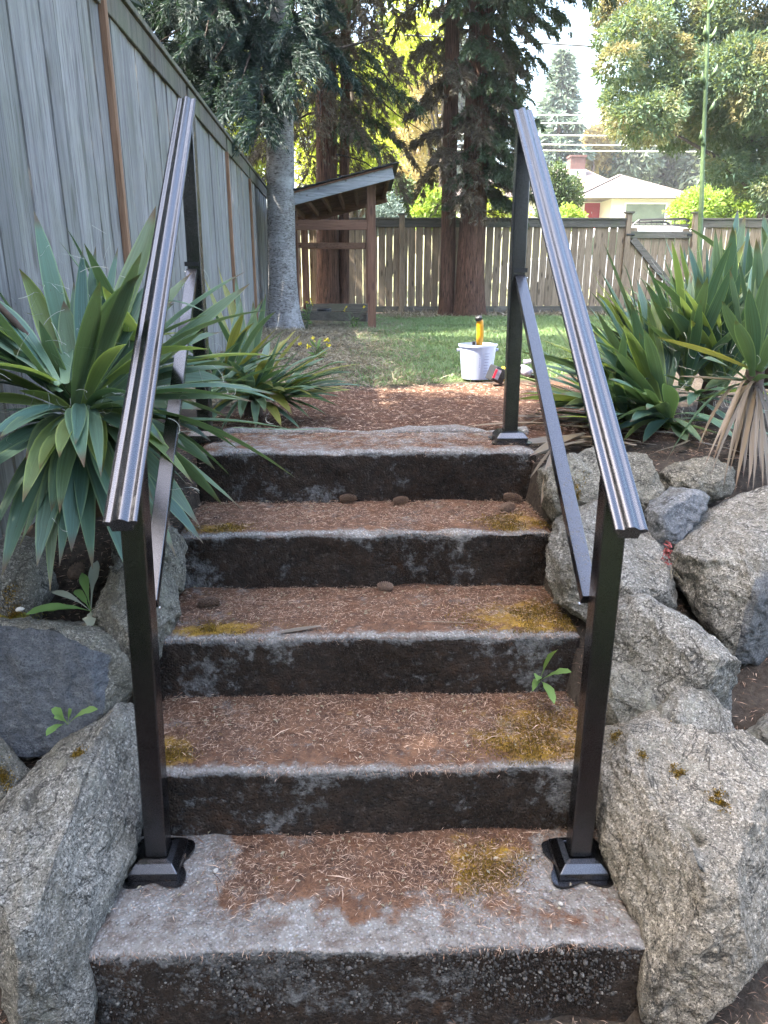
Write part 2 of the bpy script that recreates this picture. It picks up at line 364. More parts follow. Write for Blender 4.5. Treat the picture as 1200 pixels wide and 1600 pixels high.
M['straw'] = mat_foliage('dry_grass_blades', [(.15, .125, .08), (.25, .21, .14), (.36, .31, .22)], (.3, .25, .12), .2)
M['needle'] = mat_foliage('fallen_needles', [(.045, .019, .010), (.24, .13, .076), (.62, .45, .33)], (.2, .12, .08), .1)
M['moss'] = mat_foliage('moss_tufts', [(.05, .034, .006), (.16, .09, .010), (.32, .20, .022)], (.15, .12, .02), .15)
M['mossy'] = mat_foliage('bright_moss', [(.16, .15, .02), (.26, .23, .04), (.36, .30, .05)], (.3, .3, .05), .15)
M['house'] = plain('cream_siding_paint', (.62, .59, .50), .6, 0, 0, 12, .04)
M['roofs'] = plain('brown_grey_shingles', (.125, .10, .088), .9, 0, .5, 9, .22)
M['brick'] = plain('chimney_brick', (.085, .042, .035), .9, 0, .5, 8, .3)
M['red'] = plain('red_door_paint', (.26, .006, .012), .45, 0, 0, 8, .1)
M['white'] = plain('white_trim_paint', (.74, .73, .68), .5, 0, 0, 10, .04)
M['carwhite'] = plain('white_car_paint', (.76, .76, .74), .25, 0, 0, 8, .03)
M['black'] = plain('black_plastic', (.014, .014, .015), .45, 0, 0, 80, .2)
M['rubber'] = plain('black_rubber', (.012, .012, .012), .8)
M['steel'] = plain('bright_steel', (.55, .55, .56), .3, 1.)
M['yellowp'] = plain('yellow_plastic', (.60, .36, .01), .4, 0, 0, 40, .08)
M['orangep'] = plain('amber_tool_handle', (.55, .26, .01), .4, 0, 0, 40, .1)
M['redp'] = plain('red_label', (.55, .03, .06), .5)
M['greyp'] = plain('grey_label', (.30, .28, .33), .5)
M['ink'] = plain('grey_ink', (.20, .22, .34), .7)
M['wire'] = plain('power_cable', (.10, .10, .10), .6)
M['wirepale'] = plain('pale_power_cable', (.5, .5, .48), .5)
M['pole'] = mat_wood('utility_pole_wood', (.22, .17, .14), (.36, .29, .25))
M['cone'] = plain('spruce_cone', (.17, .11, .075), .8, 0, .5, 120, .5)
M['pebble'] = plain('pale_pebble', (.42, .39, .34), .8, 0, .4, 60, .3)
M['stalk'] = plain('green_flower_stalk', (.09, .14, .06), .5, 0, .2, 30, .25)
M['drystalk'] = plain('dry_brown_stalk', (.07, .045, .03), .85, 0, .6, 60, .4)
M['yflower'] = plain('yellow_flower', (.62, .50, .03), .6)
M['bluep'] = plain('blue_plastic', (.03, .08, .42), .5)
M['sticker'] = plain('orange_sticker', (.65, .33, .02), .6)
M['redtwig'] = plain('reddish_seed_head', (.30, .075, .065), .85, 0, .5, 150, .4)
def mat_rail():
    m = Mt('black_powder_coat'); P = m.objc(); f = m.noise(P, 900, 2, .6)
    return m.fin(m.pbr((.10, .10, .106), m.math('ADD', m.mr(f, .3, .7, .23, .29), m.mul(m.mr(m.noise(P, 5, 3, .6), .4, .75), .03)), 1.0, m.bump(f, .10, .0006), .5))
M['rail'] = mat_rail()
def mat_bucket():
    m = Mt('translucent_plastic')
    p = m.pbr((.50, .54, .64), .4, spec=.5); t = m.n('BsdfTranslucent', {'Color': (.50, .54, .64, 1)})
    return m.fin(m.n('MixShader', {0: .45, 1: p, 2: t}))
M['bucket'] = mat_bucket()
def mat_glass():
    m = Mt('window_glass'); n = m.noise(m.objc(), 1.2, 4)
    return m.fin(m.pbr(m.mix(n, (.03, .05, .03), (.16, .20, .13)), .08, spec=.8))
M['glass'] = mat_glass()
def mat_drop():
    m = Mt('water_drop'); return m.fin(m.pbr((.006, .006, .008), .05, spec=.8))
M['drop'] = mat_drop()

# ------------------------------------------------------------------ ground
RUN, RISE, SW = .3272, .18, .578
def terr(x, y):
    x = np.asarray(x, float); y = np.asarray(y, float)
    up = .875 - .095 * sstep(2, 12, y) + 2.75 * sstep(14, 44, y) + 3.2 * sstep(50, 140, y)
    bank = np.clip((y + .25) / 1.5 - .13, 0, None)
    z = np.minimum(up, bank)
    mid = (np.abs(x) < .56) & (y < 1.72)
    z = np.where(mid, np.minimum(z, np.clip(y / 1.82 - .12, -.03, .62)), z)
    flat = sstep(.5, 1.4, np.hypot(x * 0, y - 1.0))
    n = fbm(np.stack([x * 1.7, y * 1.7, x * 0], -1), 4) * .03 + fbm(np.stack([x * 9, y * 9, x * 0 + 3], -1), 3) * .012
    pathz = (y > 1.5) & (y < 3.4) & (x > -.6) & (x < 1.2)
    return z + n * np.where(mid, .2, np.where(pathz, .35, .7)) * np.where(y > 14, 3, 1)
def lawn_front(x):           # where the lawn meets the needle covered path
    return 2.98 + .22 * sstep(-.1, .9, x) + .55 * sstep(.95, 1.6, x) - .75 * sstep(-.15, -.75, x)
xs = np.concatenate([np.linspace(-160, -14, 14)[:-1], np.linspace(-14, -2.4, 24)[:-1], np.linspace(-2.4, 3.2, 150), np.linspace(3.2, 14, 30)[1:], np.linspace(14, 160, 14)[1:]])
ys = np.concatenate([np.linspace(-40, -1.6, 12)[:-1], np.linspace(-1.6, 4.2, 160), np.linspace(4.2, 14, 60)[1:], np.linspace(14, 60, 40)[1:], np.linspace(60, 300, 12)[1:]])
X, Y = np.meshgrid(xs, ys); Z = terr(X, Y)
nx, ny = len(xs), len(ys); idx = np.arange(nx * ny).reshape(ny, nx)
Fq = np.stack([idx[:-1, :-1], idx[:-1, 1:], idx[1:, 1:], idx[1:, :-1]], -1).reshape(-1, 4)
lawnA = sstep(0, .12, Y - lawn_front(X)) * sstep(-.3, .9, X + (Y - 4) * .05) * sstep(12.6, 12.1, Y)
far = sstep(13.8, 14.4, Y)
mul = sstep(1.5, 1.62, Y) * sstep(.05, -.15, Y - lawn_front(X)) * sstep(-.75, -.5, X) * sstep(1.5, 1.1, X)
low = sstep(-.15, -.35, Y) * sstep(-1.1, -.6, Y)
def mat_ground():
    m = Mt('soil'); P = m.pos(); n = m.noise(P, 7, 6, .7); f = m.noise(P, 60, 5, .8); g = m.noise(P, 1.3, 4)
    soil = m.mix(m.mr(f, .3, .7), (.022, .017, .013), (.085, .066, .05)); soil = m.mix(m.mul(m.mr(n, .45, .7), .6), soil, (.12, .10, .08))
    lawn = m.mix(m.mr(f, .35, .65), (.035, .055, .014), (.09, .12, .04)); lawn = m.mix(m.mul(m.mr(g, .5, .7), .5), lawn, (.14, .13, .06))
    mulch = m.mix(m.mr(f, .3, .7), (.05, .022, .013), (.155, .09, .06)); mulch = m.mix(m.mul(m.mr(n, .5, .7), .6), mulch, (.11, .042, .02))
    back = m.mix(m.mr(f, .3, .7), (.012, .018, .007), (.035, .045, .018))  # unseen ground behind the viewer, coloured dark to darken post reflections
    soil = m.mix(m.attr('back'), soil, back)
    farc = m.mix(m.mr(n, .3, .7), (.10, .13, .05), (.26, .24, .15))
    c = m.mix(m.attr('lawn'), soil, lawn); c = m.mix(m.attr('mulch'), c, mulch); c = m.mix(m.attr('far'), c, farc)
    c = m.mix(m.mul(m.attr('low'), .8), c, m.mix(m.mr(f, .3, .7), (.03, .018, .014), (.13, .075, .06)))
    return m.fin(m.pbr(c, .95, nrm=m.bump(m.math('ADD', f, n), .9, .02), spec=.15))
M['ground'] = mat_ground()
g = mesh('ground', np.stack([X, Y, Z], -1).reshape(-1, 3), Fq, M['ground'], None, True, None,
         {'lawn': lawnA.ravel(), 'mulch': mul.ravel(), 'far': far.ravel(), 'low': low.ravel(), 'back': sstep(-.7, -1.1, Y).ravel()})
tag(g, 'dark soil bank, lawn base and needle covered path around the stairs', kind='structure')

# ------------------------------------------------------------------ concrete stairs
stairs = empty('concrete_stairs', (0, 0, 0))
tag(stairs, 'mossy five step concrete garden stairs covered in brown needles', 'stairs')
och_spots = [(2, .45, .10, .16, .10), (2, -.42, .05, .13, .04), (3, .47, .09, .10, .08), (3, -.46, .05, .09, .04), (1, .44, .13, .16, .12), (0, .27, .21, .09, .08), (1, -.50, .07, .06, .07)]
for k in range(5):
    y0, z1 = k * RUN, (k + 1) * RISE; run = RUN + .03 if k < 4 else .312
    rr = .017
    prof = [(0, -.06 - .0)] + [(0, t) for t in np.linspace(.0, RISE - rr, 15)] + [(rr - rr * math.cos(a), RISE - rr + rr * math.sin(a)) for a in np.linspace(.3, 1.27, 4)] + [(t, RISE) for t in np.linspace(rr, run, 28)]
    prof = np.array(prof); xsn = np.linspace(-SW, SW, 116)
    A, B = np.meshgrid(np.arange(len(prof)), xsn, indexing='ij')
    V = np.stack([B, y0 + prof[A, 0], z1 - RISE + prof[A, 1]], -1).reshape(-1, 3)
    nz = np.where(prof[A, 1].ravel() > RISE - .001, 1., np.where(prof[A, 0].ravel() < .001, 0., .7))
    dn = np.where(nz > .9, prof[A, 0].ravel(), RISE - prof[A, 1].ravel())
    nose = np.exp(-(dn / np.where(nz > .9, .024, .012)) ** 1.5)
    lo = fbm(V * 7 + k, 3); hi = fbm(V * 38, 3)
    dsp = lo * .0055 + hi * .0022
    V[:, 1] += -(1 - nz) * dsp * 1.3 + .006 * fbm(np.stack([V[:, 0] * 5, V[:, 0] * 0 + k, V[:, 0] * 0], -1), 3)
    V[:, 2] += nz * dsp * .8 - nose * .009 * np.clip(fbm(V * 11 + 5, 3) + .1, 0, 1)
    V[:, 1] += nose * .007 * np.clip(fbm(V * 16 + 9, 3), 0, 1)
    V[:, 2] -= nz * .010 * np.clip(1 - np.abs(np.abs(V[:, 0]) - SW) / .03, 0, 1)
    clean = np.zeros(len(V)); x, yy = V[:, 0], V[:, 1] - y0
    if k == 0:
        wob = .03 * fbm(V * 9, 4, .7)
        clean = np.maximum(sstep(.02, -.02, x + .335 + wob) * sstep(.0, .02, yy), sstep(.20, .06, np.hypot((x - .46) / 1.0, (yy - .18) / 1.1) + wob * 1.5))
        clean = np.maximum(clean, .8 * sstep(.16, .02, yy + wob * 2.0))
    och_ = 0
    if k == 4: clean = .38 + .2 * fbm(V * 9, 3)
    och = np.zeros(len(V))
    for (kk, cx, cyy, sx, sy) in och_spots:
        if kk == k: och = np.maximum(och, np.exp(-((x - cx) / sx) ** 2 - ((yy - cyy) / sy) ** 2))
    na, nb = A.shape; id2 = np.arange(na * nb).reshape(na, nb)
    Fs = [tuple(q) for q in np.stack([id2[:-1, :-1], id2[:-1, 1:], id2[1:, 1:], id2[1:, :-1]], -1).reshape(-1, 4)]
    # closed sides, back and underside
    nV = len(V); V = np.vstack([V, [(-SW, y0 + run, z1 - RISE - .06), (SW, y0 + run, z1 - RISE - .06)]])
    Fs.append(tuple(id2[:, 0]) + (nV,)); Fs.append(tuple(id2[::-1, -1]) + (nV + 1,) if False else (nV + 1,) + tuple(id2[::-1, -1]))
    Fs.append((id2[-1, 0], nV, nV + 1, id2[-1, -1]))
    pad = lambda q: np.concatenate([q, [0, 0]])
    me = mesh('step', V, Fs, M['concrete'], stairs, True, None, {'nose': pad(nose), 'clean': pad(clean), 'ochre': pad(och), 'back': pad(yy)})
# cracked edge of the path slab behind the top step
pb = []
xe = np.linspace(-.55, .62, 60); o = fbm(np.stack([xe * 6, xe * 0, xe * 0], -1), 3) * .012
V = []
for i, x in enumerate(xe):
    for (yy, zz) in ((1.628, .80), (1.628, .893), (1.636, .902), (1.655, .904), (1.672 + o[i] * 1.5, .903 + o[i] * .3), (1.72 + o[i] * 2, .888), (1.78, .84)): V.append((x, yy + o[i] * .4, zz + o[i] * .4))
V = np.array(V); V[:, 2] += .004 * fbm(V * 30, 3); n7 = 7; I = np.arange(len(V)).reshape(-1, n7)
mesh('path_edge', V, np.stack([I[:-1, :-1], I[1:, :-1], I[1:, 1:], I[:-1, 1:]], -1).reshape(-1, 4), M['concrete'], stairs, True, None,
     {'nose': np.full(len(V), .62), 'clean': np.full(len(V), .9), 'ochre': np.zeros(len(V)), 'back': np.zeros(len(V))})
# broken concrete lump by the right far post
# ------------------------------------------------------------------ handrails
cap_prof = np.array([(-35, -2), (-34, 2.5), (-30, 5), (-25, 4.8), (-19, 3.2), (-15, 3.6), (-11, 7), (-6, 10.2), (0, 11.3), (6, 10.2), (11, 7), (15, 3.6), (19, 3.2), (25, 4.8), (30, 5), (34, 2.5), (35, -2), (31, -6), (22, -9), (21, -24), (-21, -24), (-22, -9), (-31, -6)][::-1]) / 1000. * [.86, .95]
def handrail(label, base_n, base_f, a_n, a_f, br_n, br_f, drops):
    base_n, base_f, a_n, a_f = [np.array(q, float) for q in (base_n, base_f, a_n, a_f)]
    root = empty('handrail', tuple(base_n)); tag(root, label, 'handrail', 'black metal handrails flanking the stairs')
    d = a_f - a_n; L = np.linalg.norm(d); d /= L
    rt = np.cross(d, (0, 0, 1)); rt /= np.linalg.norm(rt); up = np.cross(rt, d)
    tr = MB().sweep(cap_prof, a_n, a_f, rt, up).build('top_rail', M['rail'], root, True)
    tr.data.set_sharp_from_angle(angle=R(38))
    # thin closing plates
    e = cap_prof * 1.02
    for q, s in ((a_n, -1), (a_f, 1)):
        ec = MB().sweep(e, q + d * s * .0035, q + d * s * .0002, rt, up).build('end_cap', M['rail'], tr, True); ec.data.set_sharp_from_angle(angle=R(38))
    for b, tag_ in ((base_n, 0), (base_f, 1)):
        t = (b[1] - a_n[1]) / (a_f[1] - a_n[1]); top = a_n + (a_f - a_n) * t
        ax = top[0]; zt = top[2] - .012
        lo = b + np.array([0, 0, .008]); hi = np.array([ax, b[1], zt])
        MB().beam(lo, hi, .047, .047, (0, 1, 0), .003).build('post', M['rail'], root)
        # clover shaped foot and bevelled cover
        th = np.linspace(0, 2 * math.pi, 64, endpoint=False); rr_ = .055 + .036 * np.abs(np.sin(2 * th)) ** 2.2
        pts = [(b[0] + r * math.cos(a), b[1] + r * math.sin(a)) for r, a in zip(rr_, th)]
        bc = MB()
        for s0, s1, z0, z1 in ((.063, .063, .009, .022), ):
            bc.V = []; bc.F = []
        q = .055; q2 = .041
        V = [(b[0] + sx * s, b[1] + sy * s, b[2] + z) for s, z in ((q, .008), (q, .024), (q2, .040), (.0265, .043), (.0265, .03)) for sx, sy in ((-1, -1), (1, -1), (1, 1), (-1, 1))]
        Fs = [(i * 4 + k, i * 4 + (k + 1) % 4, i * 4 + 4 + (k + 1) % 4, i * 4 + 4 + k) for i in range(4) for k in range(4)] + [(3, 2, 1, 0)]
        cv = MB().add(V, Fs).build('base_cover', M['rail'], root, bevel=.0015)
        MB().prism(pts, b[2] + .001, b[2] + .0075).build('base_plate', M['rail'], cv)
    bn, bf = np.array(br_n, float), np.array(br_f, float)
    MB().beam(bn, bf, .034, .024, (0, 0, 1), .0012).build('lower_rail', M['rail'], root)
    bd = (bf - bn) / np.linalg.norm(bf - bn)
    # sleeve that takes the lower rail at the far post
    MB().beam(bf + np.array([0, -.001, .026]), bf + np.array([0, .004, .026]), .046, .014, (0, 0, 1)).build('sleeve', M['black'], root)
    for p in (bn, bf):
        for s in (-1, 1):
            c = np.array([p[0] + s * .0262, p[1] + (.02 if p is bf else -.02), p[2]])
            MB().tube([c, c + np.array([s * .003, 0, 0])], .004, 8).build('screw', M['steel'], root)
    if drops:
        V = []; Fs = []; r1 = np.cross(bd, (0, 0, 1)); r1 /= np.linalg.norm(r1); u1 = np.cross(r1, bd)
        for i in range(150):
            s = random.betavariate(1.6, 2.2) * .40 + .02; u = random.uniform(-.015, .015); r = random.uniform(.0009, .0022)
            c = bn + bd * s + r1 * u + u1 * .012
            k = len(V); V.append(c + u1 * r * .6)
            for j in range(8):
                a = j * math.pi / 4; V.append(c + r * (math.cos(a) * r1 + 1.3 * math.sin(a) * bd))
            Fs += [(k, k + 1 + j, k + 1 + (j + 1) % 8) for j in range(8)]
        o = MB().add(V, Fs).build('water_drops', M['drop'], root, True); o['kind'] = 'stuff'
    return root
hl = handrail('black metal handrail on the left side of the stairs, beside the big yucca', (-.483, .235, .18), (-.585, 1.509, .898), (-.435, .10, 1.056), (-.574, 1.545, 2.006), (-.452, .262, .822), (-.585, 1.484, 1.478), False)
hr = handrail('black metal handrail on the right side of the stairs, lower bar wet with drops', (.475, .213, .18), (.512, 1.45, .898), (.472, .10, 1.034), (.506, 1.49, 1.968), (.456, .24, .832), (.514, 1.425, 1.458), True)
MB().box((-.4535, .224, .835), (-.4525, .246, .915)).build('sticker', M['sticker'], hl)

# ------------------------------------------------------------------ boulders
def ico(n):
    import bmesh
    bm = bmesh.new(); bmesh.ops.create_icosphere(bm, subdivisions=n, radius=1)
    V = np.array([v.co[:] for v in bm.verts]); Fc = np.array([[v.index for v in f.verts] for f in bm.faces]); bm.free(); return V, Fc
ICO = {k: ico(k) for k in (2, 4, 5, 6, 7)}
E2 = np.array([0, 1.5, 1.]) / np.linalg.norm([1.5, 1]); NB = np.array([0, -1, 1.5]) / np.linalg.norm([1, 1.5]); E1 = np.array([1., 0, 0])
ROCKS = {}
def boulder(label, poly, thick, mat, off=0., cuts=8, seed=1, lvl=6, rough=.03, box=.5, facets=(), grow=1.05):
    P3 = np.array([atbank(x, y, off) for x, y in poly]); c = P3.mean(0)
    a = (P3 - c) @ E1; b = (P3 - c) @ E2
    # outline radius by angle (ray casting from the centroid)
    th = np.linspace(-math.pi, math.pi, 181); rad = np.zeros(181)
    n = len(a)
    for i, t in enumerate(th):
        dx, dy = math.cos(t), math.sin(t)
        for k in range(n):
            x1, y1, x2, y2 = a[k], b[k], a[(k + 1) % n], b[(k + 1) % n]
            ex, ey = x2 - x1, y2 - y1; den = dx * ey - dy * ex
            if abs(den) < 1e-12: continue
            s = (x1 * ey - y1 * ex) / den; u = (x1 * dy - y1 * dx) / den
            if s > 0 and -1e-6 <= u <= 1 + 1e-6: rad[i] = max(rad[i], s)
    rad = (rad + np.roll(rad, 1) + np.roll(rad, -1)) / 3
    V, Fc = ICO[lvl]; r = np.random.default_rng(seed)
    tht = np.arctan2(V[:, 1], V[:, 0]); R0 = np.interp(tht, th, rad) * grow
    s = np.hypot(V[:, 0], V[:, 1]); wz = V[:, 2]
    sp = s ** box; pz = np.sign(wz) * np.abs(wz) ** .8
    L = np.stack([R0 * np.cos(tht) * sp, R0 * np.sin(tht) * sp, thick * pz], -1)
    size = rad.mean()
    for i in range(cuts):
        m = r.normal(size=3); m[2] = abs(m[2]) * .9 + .25; m /= np.linalg.norm(m)
        d = (L @ m).max() * (r.uniform(.70, .90) if m[2] > .5 else r.uniform(.86, .96)); e = L @ m - d; L = L - np.clip(e, 0, None)[:, None] * m * .96
    face = np.zeros(len(L))
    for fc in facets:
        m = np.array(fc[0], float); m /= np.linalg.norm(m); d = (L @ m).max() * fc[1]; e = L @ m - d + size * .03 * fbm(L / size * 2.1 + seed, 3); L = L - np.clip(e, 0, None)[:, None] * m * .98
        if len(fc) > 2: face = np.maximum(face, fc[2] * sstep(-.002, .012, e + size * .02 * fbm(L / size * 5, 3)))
    for i in range(30):
        m = r.normal(size=3); m[2] = m[2] * .7 + .25; m /= np.linalg.norm(m)
        pr_ = L @ m; d = pr_.max() * (r.uniform(.80, .95) if m[2] > .45 else r.uniform(.93, .985)); L = L - np.clip(pr_ - d, 0, None)[:, None] * m * r.uniform(.8, 1.0)
    nrm = L / (np.linalg.norm(L, axis=1, keepdims=True) + 1e-9)
    q = L / size + seed * 3.1
    rid = 1 - np.abs(vnoise(q * 3.1)) * 2
    crk = np.clip(1 - np.abs(vnoise(q * 1.7 + 9)) * 9, 0, 1) * np.clip(vnoise(q * 1.1 + 4) * 2, 0, 1)
    dsp = size * rough * (.8 * fbm(q * 2.2, 5, .55) + .35 * rid - .35 * crk) + .005 * (1 - 2 * np.abs(vnoise(L * 17 + seed))) + .004 * (1 - 2 * np.abs(vnoise(L * 36 + seed))) + .004 * fbm(L * 70 + seed, 3) + .002 * fbm(L * 150, 2)
    L = L + nrm * dsp[:, None]
    W = c + L[:, :1] * E1 + L[:, 1:2] * E2 + L[:, 2:] * NB
    o = empty('boulder', tuple(c)); 
    bpy.data.objects.remove(o)
    me = mesh('boulder', W - c, Fc, M[mat], None, True, None, {'face': face}); me.location = c
    tag(me, label, 'boulder', 'rocks of the retaining bank')
    ROCKS[seed] = (me, W)
    return me
G = [
 # right bank
 ('largest pale granite boulder at the bottom right beside the lowest steps', [(946, 1105), (990, 1085), (1040, 1140), (1100, 1172), (1140, 1158), (1215, 1185), (1235, 1400), (1175, 1520), (1095, 1625), (1022, 1640), (1008, 1440), (975, 1370), (955, 1300), (938, 1190)], .15, 'granite_warm', 0, 5, 11, 7, .035, .48, [((.1, .25, 1), .72), ((-.8, -.1, .6), .74), ((.75, -.35, .6), .70)]),
 ('angular grey boulder in the middle of the right bank, behind the near post', [(955, 955), (1003, 915), (1060, 935), (1115, 985), (1125, 1035), (1172, 1085), (1150, 1122), (1090, 1108), (1060, 1082), (1030, 1112), (1000, 1065), (955, 1025)], .12, 'granite', .02, 4, 12, 6, .04, .55, [((-.55, -.35, .75), .62), ((.45, .55, .7), .62), ((.6, -.7, .4), .66)]),
 ('tall flat pale boulder showing on both sides of the right near post', [(860, 855), (882, 788), (930, 778), (1005, 795), (1035, 840), (1070, 945), (1010, 945), (955, 975), (905, 948), (868, 935)], .09, 'granite', -.04, 3, 13, 6, .03, .6, [((.15, .1, 1), .6), ((-.8, -.2, .5), .75)]),
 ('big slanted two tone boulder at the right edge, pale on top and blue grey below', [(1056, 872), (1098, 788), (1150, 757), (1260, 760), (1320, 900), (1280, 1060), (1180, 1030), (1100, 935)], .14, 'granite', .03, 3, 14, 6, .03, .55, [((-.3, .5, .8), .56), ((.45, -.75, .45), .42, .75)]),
 ('small dark blue grey rock wedged above the tall pale boulder', [(1012, 800), (1052, 752), (1108, 766), (1096, 800), (1062, 848), (1022, 845)], .08, 'bluestone', .03, 5, 15, 5, .05, .6, [((-.3, .5, .8), .55), ((.4, -.5, .8), .55, .5)]),
 ('flat grey stone under the dry yucca leaves at the top of the right bank', [(1030, 742), (1078, 722), (1142, 733), (1150, 764), (1100, 776), (1050, 762)], .06, 'mossrock', -.02, 4, 16, 5, .05),
 ('grey stone slab behind the top of the right near post', [(872, 722), (930, 703), (1002, 716), (1050, 748), (1020, 800), (930, 800), (876, 790)], .08, 'mossrock', -.05, 4, 17, 5, .04, .55, [((.1, .5, .8), .7)]),
 ('small rounded grey stone sitting on the largest pale boulder', [(1013, 1130), (1058, 1078), (1112, 1096), (1150, 1165), (1100, 1185), (1046, 1172)], .075, 'granite', .015, 4, 18, 5, .035),
 ('mossy stone tucked against the right end of the top landing', [(846, 720), (895, 705), (928, 735), (925, 795), (865, 805), (848, 765)], .07, 'mossrock', -.06, 4, 19, 5, .04),
 ('cracked grey stone between the right near post and the angular boulder', [(935, 1035), (975, 1040), (1035, 1105), (1020, 1150), (960, 1130), (935, 1095)], .06, 'mossrock', -.05, 4, 20, 5, .04),
 ('dark rock half sunk in soil at the lower right edge', [(1165, 1150), (1230, 1100), (1290, 1160), (1280, 1230), (1210, 1230)], .08, 'darkstone', -.06, 4, 21, 5, .05),
 # left bank
 ('largest pale boulder at the bottom left, leaning on the lowest steps', [(213, 1082), (222, 1160), (210, 1250), (192, 1330), (138, 1450), (133, 1560), (112, 1640), (15, 1640), (-5, 1510), (2, 1350), (8, 1230), (58, 1172), (130, 1108)], .15, 'granite', 0, 4, 31, 7, .03, .52, [((-.2, .2, 1), .66), ((.85, .05, .5), .55), ((-.3, -.7, .6), .8)]),
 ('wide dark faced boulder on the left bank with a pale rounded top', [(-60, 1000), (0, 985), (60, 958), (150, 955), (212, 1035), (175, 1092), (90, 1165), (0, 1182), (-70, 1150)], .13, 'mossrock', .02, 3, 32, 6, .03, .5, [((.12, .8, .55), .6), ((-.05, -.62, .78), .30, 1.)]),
 ('grey cracked rock behind the left near post beside the steps', [(150, 965), (178, 905), (210, 855), (268, 895), (272, 945), (250, 985), (225, 1090), (190, 1060)], .09, 'mossrock', -.04, 4, 33, 6, .04),
 ('small grey boulder at the left edge under the yucca leaves', [(-40, 880), (30, 843), (66, 858), (78, 912), (50, 955), (0, 972), (-50, 955)], .09, 'granite', .0, 4, 34, 5, .035),
 ('rock in the shade beneath the left yucca, left of the third step', [(180, 830), (240, 800), (285, 850), (282, 915), (230, 930), (185, 890)], .07, 'mossrock', -.10, 4, 35, 5, .04),
 ('buried stone at the left edge below the dark faced boulder', [(-60, 1180), (5, 1165), (40, 1200), (10, 1260), (-60, 1270)], .06, 'mossrock', -.06, 4, 36, 5, .04),
]
for a in G: boulder(*a)
def surf_at(seed, px_, py_):         # point of a boulder's front surface on the line of sight through a photo point
    me, W = ROCKS[seed]; d = ray(px_, py_); d = d / np.linalg.norm(d); v = W - CAM; t = v @ d
    off = np.linalg.norm(v - t[:, None] * d, axis=1); near = off < .012
    if not near.any(): return W[off.argmin()]
    k = np.where(near)[0]; return W[k[t[k].argmin()]]
def tufts(name, c, rad, n, mat, parent, nrm, L=.008, w=.004, kind='stuff'):
    c = np.asarray(c); pts = c + rng.normal(size=(n, 3)) * rad * .5
    dd = rng.normal(size=(n, 3)) * .7 + nrm; dd /= np.linalg.norm(dd, axis=1, keepdims=True)
    o = leaf_mesh(name, pts, dd, np.full(n, L) * rng.uniform(.5, 1.4, n), np.full(n, w), M[mat], parent); o['kind'] = kind; return o
def leaf_mesh(name, base, d, L, Wd, m, parent=None, bend=0., nrm=None):
    n = len(base); L = np.broadcast_to(L, (n,))[:, None]; Wd = np.broadcast_to(Wd, (n,))[:, None]
    if nrm is None: nrm = rng.normal(size=(n, 3))
    s = np.cross(d, nrm); s /= (np.linalg.norm(s, axis=1, keepdims=True) + 1e-9)
    up = np.cross(s, d)
    mid = base + d * L * .5 + up * L * bend
    V = np.stack([base, mid + s * Wd * .5, base + d * L, mid - s * Wd * .5], 1).reshape(-1, 3)
    return mesh(name, V, np.arange(n * 4).reshape(-1, 4), m, parent, False)
for seed, lst in {11: [(955, 1115, .020), (965, 1110, .014), (1055, 1200, .012), (1122, 1250, .016), (955, 1150, .010), (1008, 1175, .008)], 18: [(1040, 1160, .012), (1060, 1172, .010)], 31: [(122, 1172, .012)], 34: [(20, 955, .02)], 19: [(912, 785, .03), (905, 770, .015)], 36: [(5, 1210, .02)]}.items():
    for (x, y, r_) in lst:
        c = surf_at(seed, x, y); c2 = c + np.array([0, .0, -.004])
        n_ = int(600 * (r_ / .015) ** 2)
        dx = rng.normal(size=(n_, 2)) * r_ * .55
        pts = c + dx[:, :1] * E1 + dx[:, 1:] * E2 * 1.3 - NB * .004
        W = ROCKS[seed][1]
        sub = W[np.linalg.norm(W - c, axis=1) < r_ * 3]
        if len(sub) > 3:
            d2 = ((pts[:, None, :2] - sub[None, :, :2]) ** 2).sum(-1); pts = sub[d2.argmin(1)] + rng.normal(size=(n_, 3)) * .003
        dd = rng.normal(size=(n_, 3)) * .7 + NB; dd /= np.linalg.norm(dd, axis=1, keepdims=True)
        o = leaf_mesh('moss', pts, dd, rng.uniform(.003, .008, n_), np.full(n_, .0028), M['moss'], ROCKS[seed][0]); o['kind'] = 'stuff'

# ------------------------------------------------------------------ left fence
DL = np.array([-.0423, 1, 0]); DL /= np.linalg.norm(DL); NL = np.array([DL[1], -DL[0], 0]); AZL = math.atan2(-DL[0], DL[1])
def lf(Y, off=0., z=0.): return np.array([-1.11 - (Y - 2.707) * .0423, Y, z]) + NL * off
def board_mesh(name, w_, t_, h_, m):
    b = MB(); c = .002
    b.add([(-w_ / 2, -t_ / 2, 0), (w_ / 2, -t_ / 2, 0), (w_ / 2, t_ / 2, 0), (-w_ / 2, t_ / 2, 0), (-w_ / 2, -t_ / 2, h_), (w_ / 2, -t_ / 2, h_), (w_ / 2, t_ / 2, h_), (-w_ / 2, t_ / 2, h_)],
          [(0, 3, 2, 1), (4, 5, 6, 7), (0, 1, 5, 4), (1, 2, 6, 5), (2, 3, 7, 6), (3, 0, 4, 7)])
    me = bpy.data.meshes.new(name); me.from_pydata(b.V, [], b.F); me.update(); me.materials.append(m); return me
fl = empty('wooden_fence', tuple(lf(.7, 0, .7))); tag(fl, 'tall grey weathered board fence receding along the left side', 'fence')
fo = np.array(fl.location)
bm_ = board_mesh('picket', .135, .018, 1.86, M['fence_grey'])
Yb = .62; i = 0
